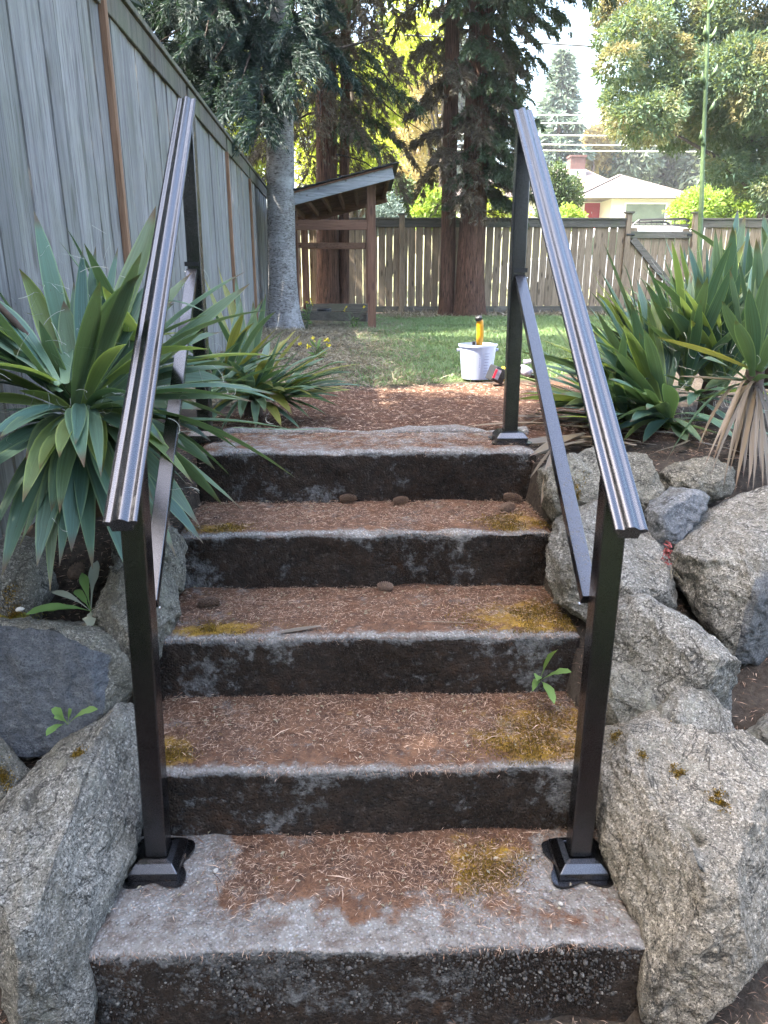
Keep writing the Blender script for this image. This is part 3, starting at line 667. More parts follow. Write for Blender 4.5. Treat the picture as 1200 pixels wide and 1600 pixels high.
while Yb < 10.4:
    p = lf(Yb, random.uniform(-.003, .003), .74 + random.uniform(-.006, .006))
    o = bpy.data.objects.new('picket', bm_); col.objects.link(o); o.parent = fl; o.location = p - fo
    o.rotation_euler = (random.uniform(-.004, .004), random.uniform(-.003, .003), R(90) + AZL + random.uniform(-.012, .012))
    o.scale = (random.uniform(.96, 1.0), 1, 1); Yb += .1415
for (ya, yb) in ((.5, 2.4), (2.4, 4.25), (4.25, 6.1), (6.1, 8.0), (8.0, 10.42)):
    MB().beam(lf(ya + .04, .018, 2.575), lf(yb - .04, .018, 2.575), .022, .12, (0, 0, 1), .003).build('top_board', M['fence_trim'], fl)
    MB().beam(lf(ya, .0, 2.652), lf(yb - .004, .0, 2.652), .09, .03, (0, 0, 1), .003).build('cap_rail', M['fence_trim'], fl)
for yp in (4.25, 6.1, 8.0, 10.4):
    MB().beam(lf(yp, -.06, .7), lf(yp, -.06, 2.70), .09, .09, (0, 1, 0), .004).build('post', M['fence_trim'], fl)
    MB().beam(lf(yp, -.06, 2.70), lf(yp, -.06, 2.728), .12, .12, (0, 1, 0), .008).build('post_cap', M['fence_trim'], fl)
for yp in (2.4, 4.25, 6.1, 8.0):
    MB().beam(lf(yp, .024, .80), lf(yp, .024, 2.51 if yp > 3 else 2.62), .042, .028, tuple(NL), .002).build('batten', M['batten'], fl)

# ------------------------------------------------------------------ back fence and gate
YB = 13.2
fbk = empty('wooden_fence', (2., YB, .75)); tag(fbk, 'brown grey board fence with light slits across the back of the lawn', 'fence')
bo = np.array(fbk.location)
bb = board_mesh('picket', .131, .018, 1.60, M['fence_brown']); bg_ = board_mesh('picket', .131, .018, 1.56, M['fence_trim'])
def pickets(x0, x1, parent, y, ztop, base=.80, gap=.008, me=bb, h=1.6):
    x = x0 + .07; po = np.array(parent.location)
    while x < x1 - .05:
        o = bpy.data.objects.new('picket', me); col.objects.link(o); o.parent = parent
        zt = ztop(x) if callable(ztop) else ztop
        o.location = np.array([x, y + random.uniform(-.004, .004), base]) - po; o.scale = (random.uniform(.93, 1.0), 1, (zt - base) / h)
        o.rotation_euler = (0, random.uniform(-.006, .006), random.uniform(-.02, .02)); x += .131 + gap + random.uniform(-.003, .006)
ZT = aty(640, 345, YB)[2]
gx0, gx1 = aty(981, 350, YB)[0], aty(1086, 350, YB)[0]
pickets(-2.6, gx0 - .05, fbk, YB, ZT - .02); pickets(gx1 + .05, 9.6, fbk, YB, ZT - .02)
posts = [-2.6, -.9, aty(628, 345, YB)[0], 2.75, gx0, gx1, 7.6, 9.6]
for a, b_ in zip(posts[:-1], posts[1:]):
    if abs(a - gx0) < .01: continue
    MB().beam((a + .05, YB - .03, ZT - .045), (b_ - .05, YB - .03, ZT - .045), .03, .13, (0, 0, 1), .004).build('top_board', M['trim_h'], fbk)
    MB().beam((a + .0, YB - .012, ZT + .037), (b_ - .004, YB - .012, ZT + .037), .11, .03, (0, 0, 1), .004).build('cap_rail', M['trim_h'], fbk)
    MB().beam((a + .05, YB - .03, .86), (b_ - .05, YB - .03, .86), .03, .11, (0, 0, 1), .004).build('kick_board', M['trim_h'], fbk)
for x in posts:
    tall = .13 if abs(x - gx0) < .01 or abs(x - gx1) < .01 else .09
    MB().beam((x, YB - .02, .70), (x, YB - .02, ZT + tall), .10, .10, (0, 1, 0), .005).build('post', M['fence_brown'], fbk)
    MB().beam((x, YB - .02, ZT + tall), (x, YB - .02, ZT + tall + .03), .16, .16, (0, 1, 0), .012).build('post_cap', M['trim_h'], fbk)
gate = empty('garden_gate', (gx0 + .06, YB, .8)); tag(gate, 'brown board garden gate with a dipped top and a diagonal brace', 'gate')
gm = (gx0 + gx1) / 2; hwg = (gx1 - gx0) / 2
pickets(gx0 + .05, gx1 - .05, gate, YB + .005, lambda x: ZT - .02 - .26 * (1 - ((x - gm) / hwg) ** 2), .86)
zr = aty(1030, 367, YB)[2]
MB().beam((gx0 + .06, YB - .03, zr), (gx1 - .06, YB - .03, zr), .035, .12, (0, 0, 1), .004).build('top_rail', M['trim_h'], gate)
MB().beam((gx0 + .06, YB - .03, .98), (gx1 - .06, YB - .03, .98), .035, .12, (0, 0, 1), .004).build('bottom_rail', M['trim_h'], gate)
MB().beam((gx0 + .1, YB - .034, zr - .07), (gx1 - .1, YB - .034, 1.06), .03, .12, (0, 0, 1), .004).build('brace', M['trim_h'], gate)
MB().tube([(gx0 - .03, YB - .075, zr), (gx0 + .12, YB - .055, zr)], .018, 8).build('hinge', M['black'], gate)
MB().box((gx1 - .14, YB - .062, zr - .02), (gx1 - .04, YB - .048, zr + .02)).build('latch', M['black'], gate)

# ------------------------------------------------------------------ lean-to wood shelter
sh = empty('lean_to_shelter', (-.3, 9.1, .82)); tag(sh, 'small open lean-to wood shelter with sloping shingled roof beside the spruce', 'shelter')
yf, yb_ = 9.0, 11.5
xr, xl = .075, -.98
zf = lambda x: 2.66 + (x - .335) * .245           # underside of the roof along the slope
for (x, y) in ((xr, yf), (xr - .02, yb_), (xl, yf + .6), (xl, yb_)):
    MB().beam((x, y, .70), (x, y, zf(x) - .045), .11, .10, (0, 1, 0), .004).build('post', M['shed_wood'], sh)
zb = aty(540, 352, yf)[2]
MB().beam((xl - .1, yf - .055, zb), (xr - .055, yf - .055, zb), .04, .12, (0, 0, 1), .003).build('cross_beam', M['shed_wood_h'], sh)
MB().beam((xl - .05, yb_, zb - .16), (xr - .055, yb_, zb - .16), .04, .10, (0, 0, 1), .003).build('cross_beam', M['shed_wood_h'], sh)
MB().beam((xl - .05, yf + .6, zb - .22), (xr - .09, yf + .75, zb - .22), .04, .07, (0, 0, 1), .003).build('cross_beam', M['shed_wood_h'], sh)
zk = aty(540, 493, yf + .5)[2]
MB().beam((xl - .05, yf + .55, zk), (xr - .06, yf + .1, zk), .04, .12, (0, 0, 1), .003).build('kick_board', M['trim_h'], sh)
MB().beam((xl, yb_ - .06, zk + .03), (xr, yb_ - .06, zk + .03), .04, .12, (0, 0, 1), .003).build('kick_board', M['trim_h'], sh)
x0r, x1r = -1.15, .345
fr = MB(); fr.beam((x0r, yf - .25, zf(x0r) + .01), (x1r, yf - .25, zf(x1r) + .01), .035, .15, (0, 0, 1), .003).build('fascia', M['fascia'], sh)
MB().beam((x0r, yb_ + .32, zf(x0r) + .01), (x1r, yb_ + .32, zf(x1r) + .01), .035, .15, (0, 0, 1), .003).build('fascia', M['shed_wood_h'], sh)
for x in np.linspace(-1.0, .30, 7):
    MB().beam((x, yf - .22, zf(x) + .03), (x, yb_ + .29, zf(x) + .03), .04, .07, (0, 0, 1)).build('rafter', M['shed_wood'], sh)
for y in np.linspace(yf - .22, yb_ + .25, 18):
    MB().beam((x0r, y, zf(x0r) + .078), (x1r, y, zf(x1r) + .078), .13, .02, (0, 0, 1)).build('roof_board', M['shed_wood_h'], sh)
rf = MB()
for i, x in enumerate(np.linspace(x0r - .03, x1r - .1, 11)):
    x2 = x + .17
    rf.beam((x, (yf + yb_) / 2 + .02, zf(x) + .100 + .012), (x2, (yf + yb_) / 2 + .02, zf(x2) + .100), yb_ - yf + .68, .012, (0, 0, 1))
rf.build('shingle_roof', M['shingle'], sh)
o = MB().lathe([(0, 0), (.09, 0), (.11, .15), (.105, .16), (.1, .15)], (-.62, 10.1, .84), 16).build('plant_pot', M['black']); tag(o, 'small black plant pot under the wood shelter', 'pot')
o = MB().lathe([(0, 0), (.04, .0), (.045, .03), (.03, .07), (.02, .075), (0, .075)], (-.46, 9.75, .86), 12).build('white_cup', M['white'], None, True); tag(o, 'small white cup lying on the soil under the shelter', 'cup')
o = MB().box((2.06, YB - .16, .82), (2.12, YB - .10, 1.05)).build('blue_stake', M['bluep'], None, False, .01); tag(o, 'blue plastic stake standing at the foot of the back fence', 'stake')

# ------------------------------------------------------------------ house beyond the fence
hs = empty('house', (14.5, 50, 3.3)); tag(hs, 'cream bungalow with red door and brown hip roof beyond the back fence', 'house')
hw = [aty(x, 320, 46.0)[0] for x in (955, 1068)]
ze = aty(990, 306, 46)[2]; zg = 2.6
yw = 46.0
def siding(b, x0, x1, y, z0, z1):
    z = z0
    while z < z1 - .01:
        t = min(z + .18, z1)
        b.add([(x0, y - .022, z), (x1, y - .022, z), (x1, y - .004, t), (x0, y - .004, t), (x0, y, z), (x1, y, z)], [(0, 1, 2, 3), (4, 5, 1, 0)]); z += .18
bw = MB(); bw.box((hw[0], yw, zg), (hw[1], yw + 8, ze)); siding(bw, hw[0] + .003, hw[1] - .003, yw, zg, ze)
bw.build('front_wing_wall', M['house'], hs)
rx0 = aty(872, 320, 48)[0]
rw = MB(); rw.box((rx0 - 6, 48.2, zg), (hw[0] - .003, 54, ze)); rw.build('porch_wall', M['house'], hs)
dx0, dx1 = aty(914, 320, 48.1)[0], aty(938, 320, 48.1)[0]; dz1 = aty(925, 317, 48.1)[2]
dr = MB().box((dx0, 48.12, dz1 - 2.1), (dx1, 48.19, dz1)).build('door', M['red'], hs)
for xx in (.22, .56): MB().box((dx0 + xx * (dx1 - dx0), 48.09, dz1 - .9), (dx0 + (xx + .24) * (dx1 - dx0), 48.118, dz1 - .25)).build('door_panel', M['red'], dr)
MB().box((dx0 + .44 * (dx1 - dx0), 48.10, dz1 - .62), (dx0 + .5 * (dx1 - dx0), 48.118, dz1 - .52)).build('knocker', M['steel'], dr)
fm = MB(); 
for a, b_ in (((dx0 - .09, 48.13, dz1 - 2.1), (dx0 - .002, 48.196, dz1 + .09)), ((dx1 + .002, 48.13, dz1 - 2.1), (dx1 + .09, 48.196, dz1 + .09)), ((dx0 - .002, 48.13, dz1 + .002), (dx1 + .002, 48.196, dz1 + .09))): fm.box(a, b_)
fm.build('door_frame', M['white'], dr)
wx0, wx1 = aty(978, 320, 46)[0], aty(1040, 320, 46)[0]; wz1 = aty(1000, 319, 46)[2]; wz0 = wz1 - 1.5
wf = MB()
for a, b_ in (((wx0 - .1, yw - .06, wz0 - .1), (wx0, yw - .025, wz1 + .1)), ((wx1, yw - .06, wz0 - .1), (wx1 + .1, yw - .025, wz1 + .1)), ((wx0, yw - .06, wz1), (wx1, yw - .025, wz1 + .1)), ((wx0, yw - .06, wz0 - .1), (wx1, yw - .025, wz0))): wf.box(a, b_)
wn = wf.build('window', M['white'], hs); MB().box((wx0, yw - .04, wz0), (wx1, yw - .03, wz1)).build('pane', M['glass'], wn)
rxl = aty(905, 305, 45.4)[0]; rxr = aty(1078, 308, 45.4)[0]
ap = aty(968, 274, 50.0)
r1 = MB(); r1.add([(rxl, 45.3, ze), (rxr, 45.3, ze), (rxr, 56, ze), (rxl, 56, ze), (ap[0] - .1, ap[1], ap[2]), (ap[0] + .1, ap[1] + 2, ap[2]), (rxl, 45.3, ze - .16), (rxr, 45.3, ze - .16), (rxr, 56, ze - .16), (rxl, 56, ze - .16)],
   [(0, 1, 4), (1, 2, 5, 4), (2, 3, 5), (3, 0, 4, 5), (6, 7, 1, 0), (7, 8, 2, 1), (8, 9, 3, 2), (9, 6, 0, 3), (9, 8, 7, 6)])
r1.build('roof', M['roofs'], hs)
rd = MB()
for a, b_ in (((rxl, 45.29, ze), ap), ((rxr, 45.29, ze), ap)): rd.beam(np.array(a) + [0, -.02, .03], np.array(b_) + [0, -.02, .03], .22, .05)
rd.build('ridge_cap', M['roofs'], hs)
MB().box((rxl - .02, 45.22, ze - .17), (rxr + .02, 45.29, ze - .02)).build('gutter', M['white'], hs)
rg = aty(880, 261, 54.)[2]
r2 = MB(); zl = ze + .05
r2.add([(rx0 - 7, 47.2, zl), (ap[0] + 1, 47.2, zl), (ap[0] + 1, 60, zl), (rx0 - 7, 60, zl), (rx0 - 3, 53.6, rg), (aty(905, 262, 53.6)[0], 53.6, rg), (aty(905, 262, 53.6)[0], 53.7, rg)], [(0, 1, 5, 4), (1, 2, 6, 5), (2, 3, 4, 6, 5), (3, 0, 4), (0, 3, 2, 1)])
r2.build('roof', M['roofs'], hs)
cx0, cx1 = aty(889, 250, 52)[0], aty(912, 250, 52)[0]; cz = aty(900, 247, 52)[2]
ch = MB().box((cx0, 51.5, ze), (cx1, 52.4, cz)).build('chimney', M['brick'], hs)
MB().box((cx0 - .06, 51.44, cz + .002), (cx1 + .06, 52.46, cz + .12)).build('chimney_cap', M['brick'], ch)
MB().box((cx0 - .03, 51.40, ze + .2), (cx1 + .05, 51.49, cz - .75)).build('flashing', M['greyp'], ch)

# ------------------------------------------------------------------ white car with roof rack behind the gate
rz = aty(1030, 357, 17.)[2]
cr = empty('parked_car', (5.6, 17, .9)); tag(cr, 'white car with a black roof rack showing over the dipped gate', 'car')
cb = [(3.3, .45), (3.28, 1.0), (3.6, 1.12), (4.5, 1.18), (5.0, 1.74), (5.4, 1.80), (6.8, 1.80), (7.5, 1.72), (7.75, 1.2), (7.8, .5)]
zz0 = rz - 1.80
MB().add([(x, y, z + zz0) for y in (16.1, 17.8) for x, z in cb], [tuple(range(10)), tuple(range(10, 20))[::-1]] + [(i, 10 + i, 10 + (i + 1) % 10, (i + 1) % 10) for i in range(10)]).build('body', M['carwhite'], cr, bevel=.06)
MB().add([(x, 16.085, z + zz0) for x, z in ((4.75, 1.2), (5.12, 1.68), (7.3, 1.66), (7.5, 1.2))], [(0, 1, 2, 3)]).build('side_window', M['glass'], cr)
for x in (4.1, 7.0):
    for y in (16.15, 17.75): MB().tube([(x, y - .1, zz0 + .36), (x, y + .1, zz0 + .36)], .36, 20).build('wheel', M['rubber'], cr)
xa, xb = aty(988, 350, 16.4)[0], aty(1076, 350, 16.4)[0]; za, zb2 = aty(1000, 353, 16.4)[2], aty(1000, 344, 16.4)[2]
rk = MB()
for y in (16.4, 17.5):
    rk.tube([(xa - .02, y, za - .05), (xa, y, za), (xa + .14, y, zb2), (xa + .4, y, zb2 + .01), (xb - .1, y, zb2 + .03), (xb, y, zb2 - .02)], .024, 6)
    rk.tube([(xa, y, za), (xb, y, za + .02)], .02, 6)
    for x in np.linspace(xa + .16, xb - .05, 5): rk.tube([(x, y, za), (x, y, zb2)], .011, 6)
for x in np.linspace(xa + .1, xb - .02, 7): rk.tube([(x, 16.4, za), (x, 17.5, za)], .012, 6)
rk.build('roof_rack', M['black'], cr)

# ------------------------------------------------------------------ trees
def trunk(parent, x, y, z0, H, r, m, lean=(0, 0), flare=.5, n=20, rings=36, lump=.06, seed=0, name='trunk'):
    t = np.linspace(0, 1, rings) ** 1.6; z = z0 - .15 + t * H
    V = []
    for i in range(rings):
        h = t[i] * H; rr = r * (1 - .75 * t[i]) * (1 + flare * math.exp(-h / (r * 1.6)))
        for k in range(n):
            a = 2 * math.pi * k / n
            q = 1 + lump * vnoise(np.array([[math.cos(a) * 1.6, math.sin(a) * 1.6, h * .9 + seed]]))[0] + flare * .35 * math.exp(-h / (r * 1.2)) * math.sin(5 * a + seed)
            V.append((x + lean[0] * h + rr * q * math.cos(a), y + lean[1] * h + rr * q * math.sin(a), z[i]))
    I = np.arange(rings * n).reshape(rings, n); J = np.roll(I, -1, 1)
    return mesh(name, V, np.stack([I[:-1], J[:-1], J[1:], I[1:]], -1).reshape(-1, 4), m, parent)
def conifer_crown(bx, by, lean, zs, Ls, az, up, droop, nb, nt_, tl, tw, hang=.5, spread=.8, reps=2, blen=.36, seed=0, flat=False):
    """leaf arrays for branches at heights zs with lengths Ls and azimuths az"""
    r = np.random.default_rng(seed); n = len(zs)
    zs, Ls, az = [np.asarray(q, float)[:, None, None] for q in (zs, Ls, az)]
    t = np.sort(r.uniform(.12, 1, (n, nb, 1)), 1); side = np.where(r.random((n, nb, 1)) < .5, -1., 1.)
    s = r.uniform(.03, 1, (n, nb, nt_))
    ca, sa = np.cos(az), np.sin(az); up_ = up + r.normal(0, .08, (n, 1, 1)); dr = droop * r.uniform(.75, 1.25, (n, 1, 1))
    l = Ls * blen * (1.15 - .75 * t) * r.uniform(.6, 1.2, (n, nb, 1))
    px_ = Ls * t; pz = Ls * (up_ * t - dr * t * t)
    sd = side * spread * r.uniform(.5, 1.2, (n, nb, 1)); od = r.uniform(.35, .9, (n, nb, 1))
    bx_ = px_ + l * s * od; byy = l * s * sd; bz = pz - hang * l * (s * .35 + .65 * s * s) + .10 * l * s
    hgt = zs + bz
    X_ = bx + lean[0] * (hgt) + bx_ * ca - byy * sa; Y_ = by + lean[1] * hgt + bx_ * sa + byy * ca
    P = np.stack([X_, Y_, hgt + 0 * X_], -1).reshape(-1, 3)
    dl = np.stack([od * ca - sd * sa + 0 * s, od * sa + sd * ca + 0 * s, -hang * (.35 + 1.3 * s) + .1], -1).reshape(-1, 3)
    P = np.repeat(P, reps, 0); dl = np.repeat(dl, reps, 0); k = len(P)
    P = P + r.normal(0, tw * .5, (k, 3))
    dl = dl / np.linalg.norm(dl, axis=1, keepdims=True) + r.normal(0, .36, (k, 3)); dl /= np.linalg.norm(dl, axis=1, keepdims=True)
    nr = r.normal(size=(k, 3)) if not flat else r.normal(size=(k, 3)) * .5 + np.array([0, -.5, 1])
    return P, dl, tl * r.uniform(.6, 1.35, k), tw * r.uniform(.7, 1.3, k), nr
def clump(c, rad, n, tl, tw, seed, droop=.3, shell=.5):
    r = np.random.default_rng(seed); u = r.normal(size=(n, 3)); u /= np.linalg.norm(u, axis=1, keepdims=True)
    wob = 1 + .28 * vnoise(u * 2.3 + seed * 1.7) + .14 * vnoise(u * 5.5 + seed)
    q = np.array(c) + u * np.array(rad) * (shell + (1 - shell) * r.random((n, 1)) ** .6) * wob[:, None]
    d = u * .8 + r.normal(0, .6, (n, 3)) - np.array([0, 0, droop]); d /= np.linalg.norm(d, axis=1, keepdims=True)
    return q, d, tl * r.uniform(.6, 1.4, n), tw * r.uniform(.7, 1.3, n), r.normal(size=(n, 3))
def crown(parent, arrs, m, name='crown', bend=.08):
    A = [np.concatenate([a[i] for a in arrs]) for i in range(5)]
    return leaf_mesh(name, A[0], A[1], A[2], A[3], m, parent, bend, A[4])
def limbs(parent, bx, by, lean, zs, Ls, az, up, droop, m, r0=.03):
    for z, L, a in zip(zs, Ls, az):
        t = np.linspace(0, 1, 7); h = z + L * (up * t - droop * t * t)
        P = np.stack([bx + lean[0] * h + L * t * math.cos(a), by + lean[1] * h + L * t * math.sin(a), h], -1)
        P[1:] += rng.normal(0, .015 * L, (6, 3))
        MB().tube(P, r0 * (1 - .85 * t), 5).build('limb', m, parent, True)
GA = 2.399963
def gaz(n, a0=0.): return (np.arange(n) * GA + a0) % (2 * math.pi)

# spruce with the pale trunk, by the end of the left fence
sx_, sy_ = -1.16, 8.75
ln = (.010, 0)
sp = empty('spruce_tree', (sx_, sy_, .82)); tag(sp, 'spruce with pale grey trunk and drooping dark blue green branches by the left fence', 'tree')
trunk(sp, sx_ + .08, sy_, .82, 17, .185, M['bark_spruce'], (.022, 0), .62, 26, 60, .05, 1)
n1 = 62; z1 = np.concatenate([np.linspace(3.9, 6.2, 38), np.linspace(6.3, 8, 24)]); a1 = gaz(n1, .4)
a1[:38] = R(180) + np.array([random.uniform(-20, 110) for _ in range(38)]) * math.pi / 180
z1[:38] = [random.uniform(3.4, 5.3) for _ in range(38)]
L1 = np.where(np.arange(n1) < 38, np.array([random.uniform(1.3, 2.3) for _ in range(n1)]), 1.9)
a1[38:43] = np.radians([-35, -10, 15, -55, -25]); L1[38:43] = [.9, 1.0, .8, 1., .9]; z1[38:43] = [4.0, 4.4, 4.8, 4.9, 5.2]
A1 = conifer_crown(sx_, sy_, ln, z1, L1, a1, .10, .66, 42, 20, .085, .0115, .85, .7, 5, .34, 11)
z2 = np.linspace(8, 16.5, 60); A2 = conifer_crown(sx_, sy_, ln, z2, 2.3 - (z2 - 8) * .24, gaz(60), .1, .5, 14, 8, .3, .12, .5, .8, 1, .4, 12)
crown(sp, [A1, A2], M['fol_spruce'])
limbs(sp, sx_, sy_, ln, z1[::2], L1[::2], a1[::2], .1, .62, M['bark_dark'], .028)
limbs(sp, sx_, sy_, ln, [3.75, 3.6, 3.9], [1.5, .7, .9], [R(-5), R(15), R(-20)], .35, .12, M['bark_dark'], .035)

# cedar behind the shelter
cx_, cy_ = -.66, 12.5
cd = empty('cedar_tree', (cx_, cy_, .8)); tag(cd, 'red barked cedar standing behind the wood shelter, hung with brown dead sprays', 'tree')
trunk(cd, cx_ - .02, cy_, .8, 18, .20, M['bark_cedar'], (.012, 0), .3, 22, 40, .08, 2)
trunk(cd, cx_ + .24, cy_ + .05, .8, 16, .10, M['bark_cedar'], (.028, 0), .2, 14, 30, .08, 5)
n1 = 56; z1 = np.linspace(3.6, 7.5, n1); a1 = gaz(n1, 1.); L1 = np.array([random.uniform(1.0, 2.1) for _ in range(n1)])
A1 = conifer_crown(cx_, cy_, (.01, 0), z1, L1, a1, .02, .62, 28, 14, .09, .015, 1.0, .7, 3, .36, 21)
z2 = np.linspace(7, 17, 50); A2 = conifer_crown(cx_, cy_, (.01, 0), z2, 2.6 - (z2 - 7) * .24, gaz(50), .1, .5, 14, 8, .3, .12, .6, .8, 1, .4, 22)
crown(cd, [A1], M['fol_dead'], 'dead_sprays'); crown(cd, [A2], M['fol_cedar'])
zz = np.array([4.9, 4.6, 5.3, 4.2, 3.9]); A3 = conifer_crown(cx_, cy_, (.01, 0), zz, [1.5, 1.7, 1.4, 1.2, 1.1], np.radians([-60, -30, -100, -15, -50]), .0, .4, 30, 16, .09, .016, .9, .7, 3, .36, 23)
crown(cd, [A3], M['fol_cedar'])
limbs(cd, cx_, cy_, (.01, 0), z1[::3], L1[::3], a1[::3], .02, .6, M['bark_dark'], .022)
limbs(cd, cx_, cy_, (.01, 0), [3.4, 3.1, 2.9, 4.4], [1.4, 1.2, .9, 2.], np.radians([-25, -5, -50, -30]), .0, .55, M['bark_dark'], .02)
# twin cedars
for (x, y, r_, lab, sd, ln_) in ((1.43, 12.35, .135, 'slim red cedar trunk, left of the twin cedars at the back fence', 31, (-.004, 0)), (1.80, 12.2, .24, 'thick red cedar trunk, right of the twin cedars, with dark green sprays on its right', 41, (.012, 0))):
    c = empty('cedar_tree', (x, y, .8)); tag(c, lab, 'tree')
    trunk(c, x, y, .8, 18, r_, M['bark_cedar'], ln_, .38, 22, 44, .09, sd)
    big = sd == 41
    n1 = 60 if big else 22
    z1 = np.linspace(2.75 if big else 3.3, 6.6, n1)
    a1 = np.radians(np.array([random.uniform(-95, 40) for _ in range(n1)])) if big else gaz(n1, 2)
    L1 = np.array([random.uniform(.55, 1.12) for _ in range(n1)]) if big else np.array([random.uniform(.5, 1.1) for _ in range(n1)])
    if big: a1[::5] = np.radians([random.uniform(180, 300) for _ in a1[::5]]); L1[::5] *= .75
    A1 = conifer_crown(x, y, ln_, z1, L1, a1, .10, .55, 28, 15, .09, .016, .85, .7, 3, .42, sd)
    crown(c, [A1], M['fol_cedar' if big else 'fol_dead'], 'crown' if big else 'dead_sprays')
    z2 = np.linspace(6.4, 17, 50); A2 = conifer_crown(x, y, ln_, z2, 2.5 - (z2 - 6.4) * .2, gaz(50, sd), .1, .5, 14, 8, .3, .12, .6, .8, 1, .4, sd + 1)
    crown(c, [A2], M['fol_cedar'])
    if big:
        zd = np.linspace(2.5, 4.2, 26); ad = np.radians(np.array([random.uniform(-150, 20) for _ in zd])); Ld = np.array([random.uniform(.5, 1.0) for _ in zd])
        crown(c, [conifer_crown(x, y, ln_, zd, Ld, ad, .1, .5, 16, 7, .10, .012, .8, .8, 2, .4, sd + 2)], M['fol_dead'], 'dead_sprays')
        limbs(c, x, y, ln_, zd[::2], Ld[::2], ad[::2], .1, .5, M['bark_dark'], .014)
        # long branch reaching right at the top of the view
        A3 = conifer_crown(x, y, ln_, [6.1, 5.9, 6.4, 6.0, 5.7], [1.9, 1.6, 2.1, 1.8, 1.5], np.radians([-8, -25, 5, -45, 12]), .02, .24, 38, 16, .10, .016, 1.0, .6, 3, .3, sd + 3)
        crown(c, [A3], M['fol_cedar'])
    limbs(c, x, y, ln_, z1[::3], L1[::3], a1[::3], .1, .55, M['bark_dark'], .018)
# tall conifers beyond the left fence (they shade the stairs; two unseen ones added)
for (x, y, H, r_, sd, lab) in ((-4.2, -6.3, 14, 2.9, 50, 'unseen conifer beyond the left fence line, added behind the viewer to shade the lower yard'), (-4.0, -.5, 15, 3.0, 51, 'unseen tall conifer beyond the near end of the left fence, shading the stairs'), (-4.4, 4.0, 15, 2.8, 52, 'tall dark conifer rising over the left fence, in front of the spruce'), (-4.4, 10.5, 14, 2.6, 53, 'dark conifer beyond the far end of the left fence')):
    c = empty('conifer_tree', (x, y, .8)); tag(c, lab, 'tree')
    trunk(c, x, y, .8, H, .24, M['bark_dark'], (0, 0), .3, 12, 20, .06, sd)
    nb_ = 150 if sd == 51 else 90  # extra branches on the unseen near conifer keep sun off the stairs
    z2 = np.linspace(3.4 if sd == 52 else 2.2, H - .5, nb_); L2 = r_ * (1 - ((z2 - 2) / H) ** 1.4)
    A2 = conifer_crown(x, y, (0, 0), z2, L2, gaz(nb_, sd), .08, .4, 30, 12, .18, .075, .7, .8, 1, .4, sd)
    crown(c, [A2], M['fol_spruce'])
for (x, y, H, r_, sd, lab) in ((-7, -11, 11, 3.4, 54, 'unseen dense evergreen added behind the viewer at the left to darken post reflections'), (-1.5, -12.5, 11, 3.6, 55, 'unseen dense evergreen added behind the viewer in the middle to darken post reflections'), (4.5, -12, 11, 3.6, 56, 'unseen dense evergreen added behind the viewer at the right to darken post reflections'), (10, -9, 11, 3.4, 57, 'unseen dense evergreen added far right behind the viewer to darken post reflections')):  # unseen evergreens added so the metal posts reflect something dark
    c = empty('conifer_tree', (x, y, 0)); tag(c, lab, 'tree')
    trunk(c, x, y, 0, H, .24, M['bark_dark'], (0, 0), .3, 12, 20, .06, sd)
    z2 = np.linspace(.6, H - .5, 80); L2 = r_ * (1 - (z2 / H) ** 1.6)
    crown(c, [conifer_crown(x, y, (0, 0), z2, L2, gaz(80, sd), .08, .3, 20, 9, .26, .13, .5, .8, 1, .45, sd)], M['fol_spruce'])
# yellow green broadleaf trees behind the left fence
def leafy_tree(name, label, x, y, zg, clumps, m, tl, tw, n, trunk_r, bark, seed, group=None, droop=.3, shell=.35):
    c = empty(name, (x, y, zg)); tag(c, label, 'tree', group)
    zc = max(q[2] for q in clumps)
    trunk(c, x, y, zg, zc - zg, trunk_r, M[bark], (0, 0), .3, 10, 14, .08, seed)
    for i, q in enumerate(clumps):
        if i % 2 == 0 and trunk_r > .05:
            p0 = np.array([x, y, zg + (q[2] - zg) * .55]); p1 = np.array(q[:3])
            MB().tube([p0, (p0 + p1) / 2 + [0, 0, .1], p1], [trunk_r * .45, trunk_r * .3, trunk_r * .1], 6).build('limb', M[bark], c, True)
    vol = sum(q[3] ** 2 for q in clumps)
    crown(c, [clump(q[:3], (q[3], q[3], q[3] * .85), int(n * q[3] ** 2 / vol), tl, tw, seed + i, droop, shell) for i, q in enumerate(clumps)], M[m])
    return c
def cl(lst, Y, jit=1.2):      # clumps given as (photo x, y, radius in px) at distance Y
    out = []
    for (x, y, r_) in lst:
        Yj = Y + random.uniform(-jit, jit); p = aty(x, y, Yj); out.append((p[0], p[1], p[2], r_ * (Yj + 1.1) / F))
    return out
leafy_tree('broadleaf_tree', 'sunlit yellow green tree seen between the left fence and the spruce trunk', -3.0, 17, .9, cl([(330, 190, 40), (375, 170, 45), (400, 215, 40), (360, 235, 35), (410, 260, 30), (345, 140, 45), (400, 130, 45), (300, 120, 40)], 17), 'fol_yellow', .10, .06, 16000, .16, 'bark_dark', 61)
leafy_tree('broadleaf_tree', 'sunlit yellow green tree seen above the wood shelter, between the spruce and cedar trunks', -.3, 19, .95, cl([(480, 220, 30), (500, 260, 35), (560, 200, 40), (585, 240, 35), (560, 265, 35), (600, 160, 40), (560, 130, 50), (520, 170, 40), (600, 100, 45), (480, 150, 45), (590, 285, 25)], 19), 'fol_yellow', .10, .06, 20000, .17, 'bark_dark', 71)
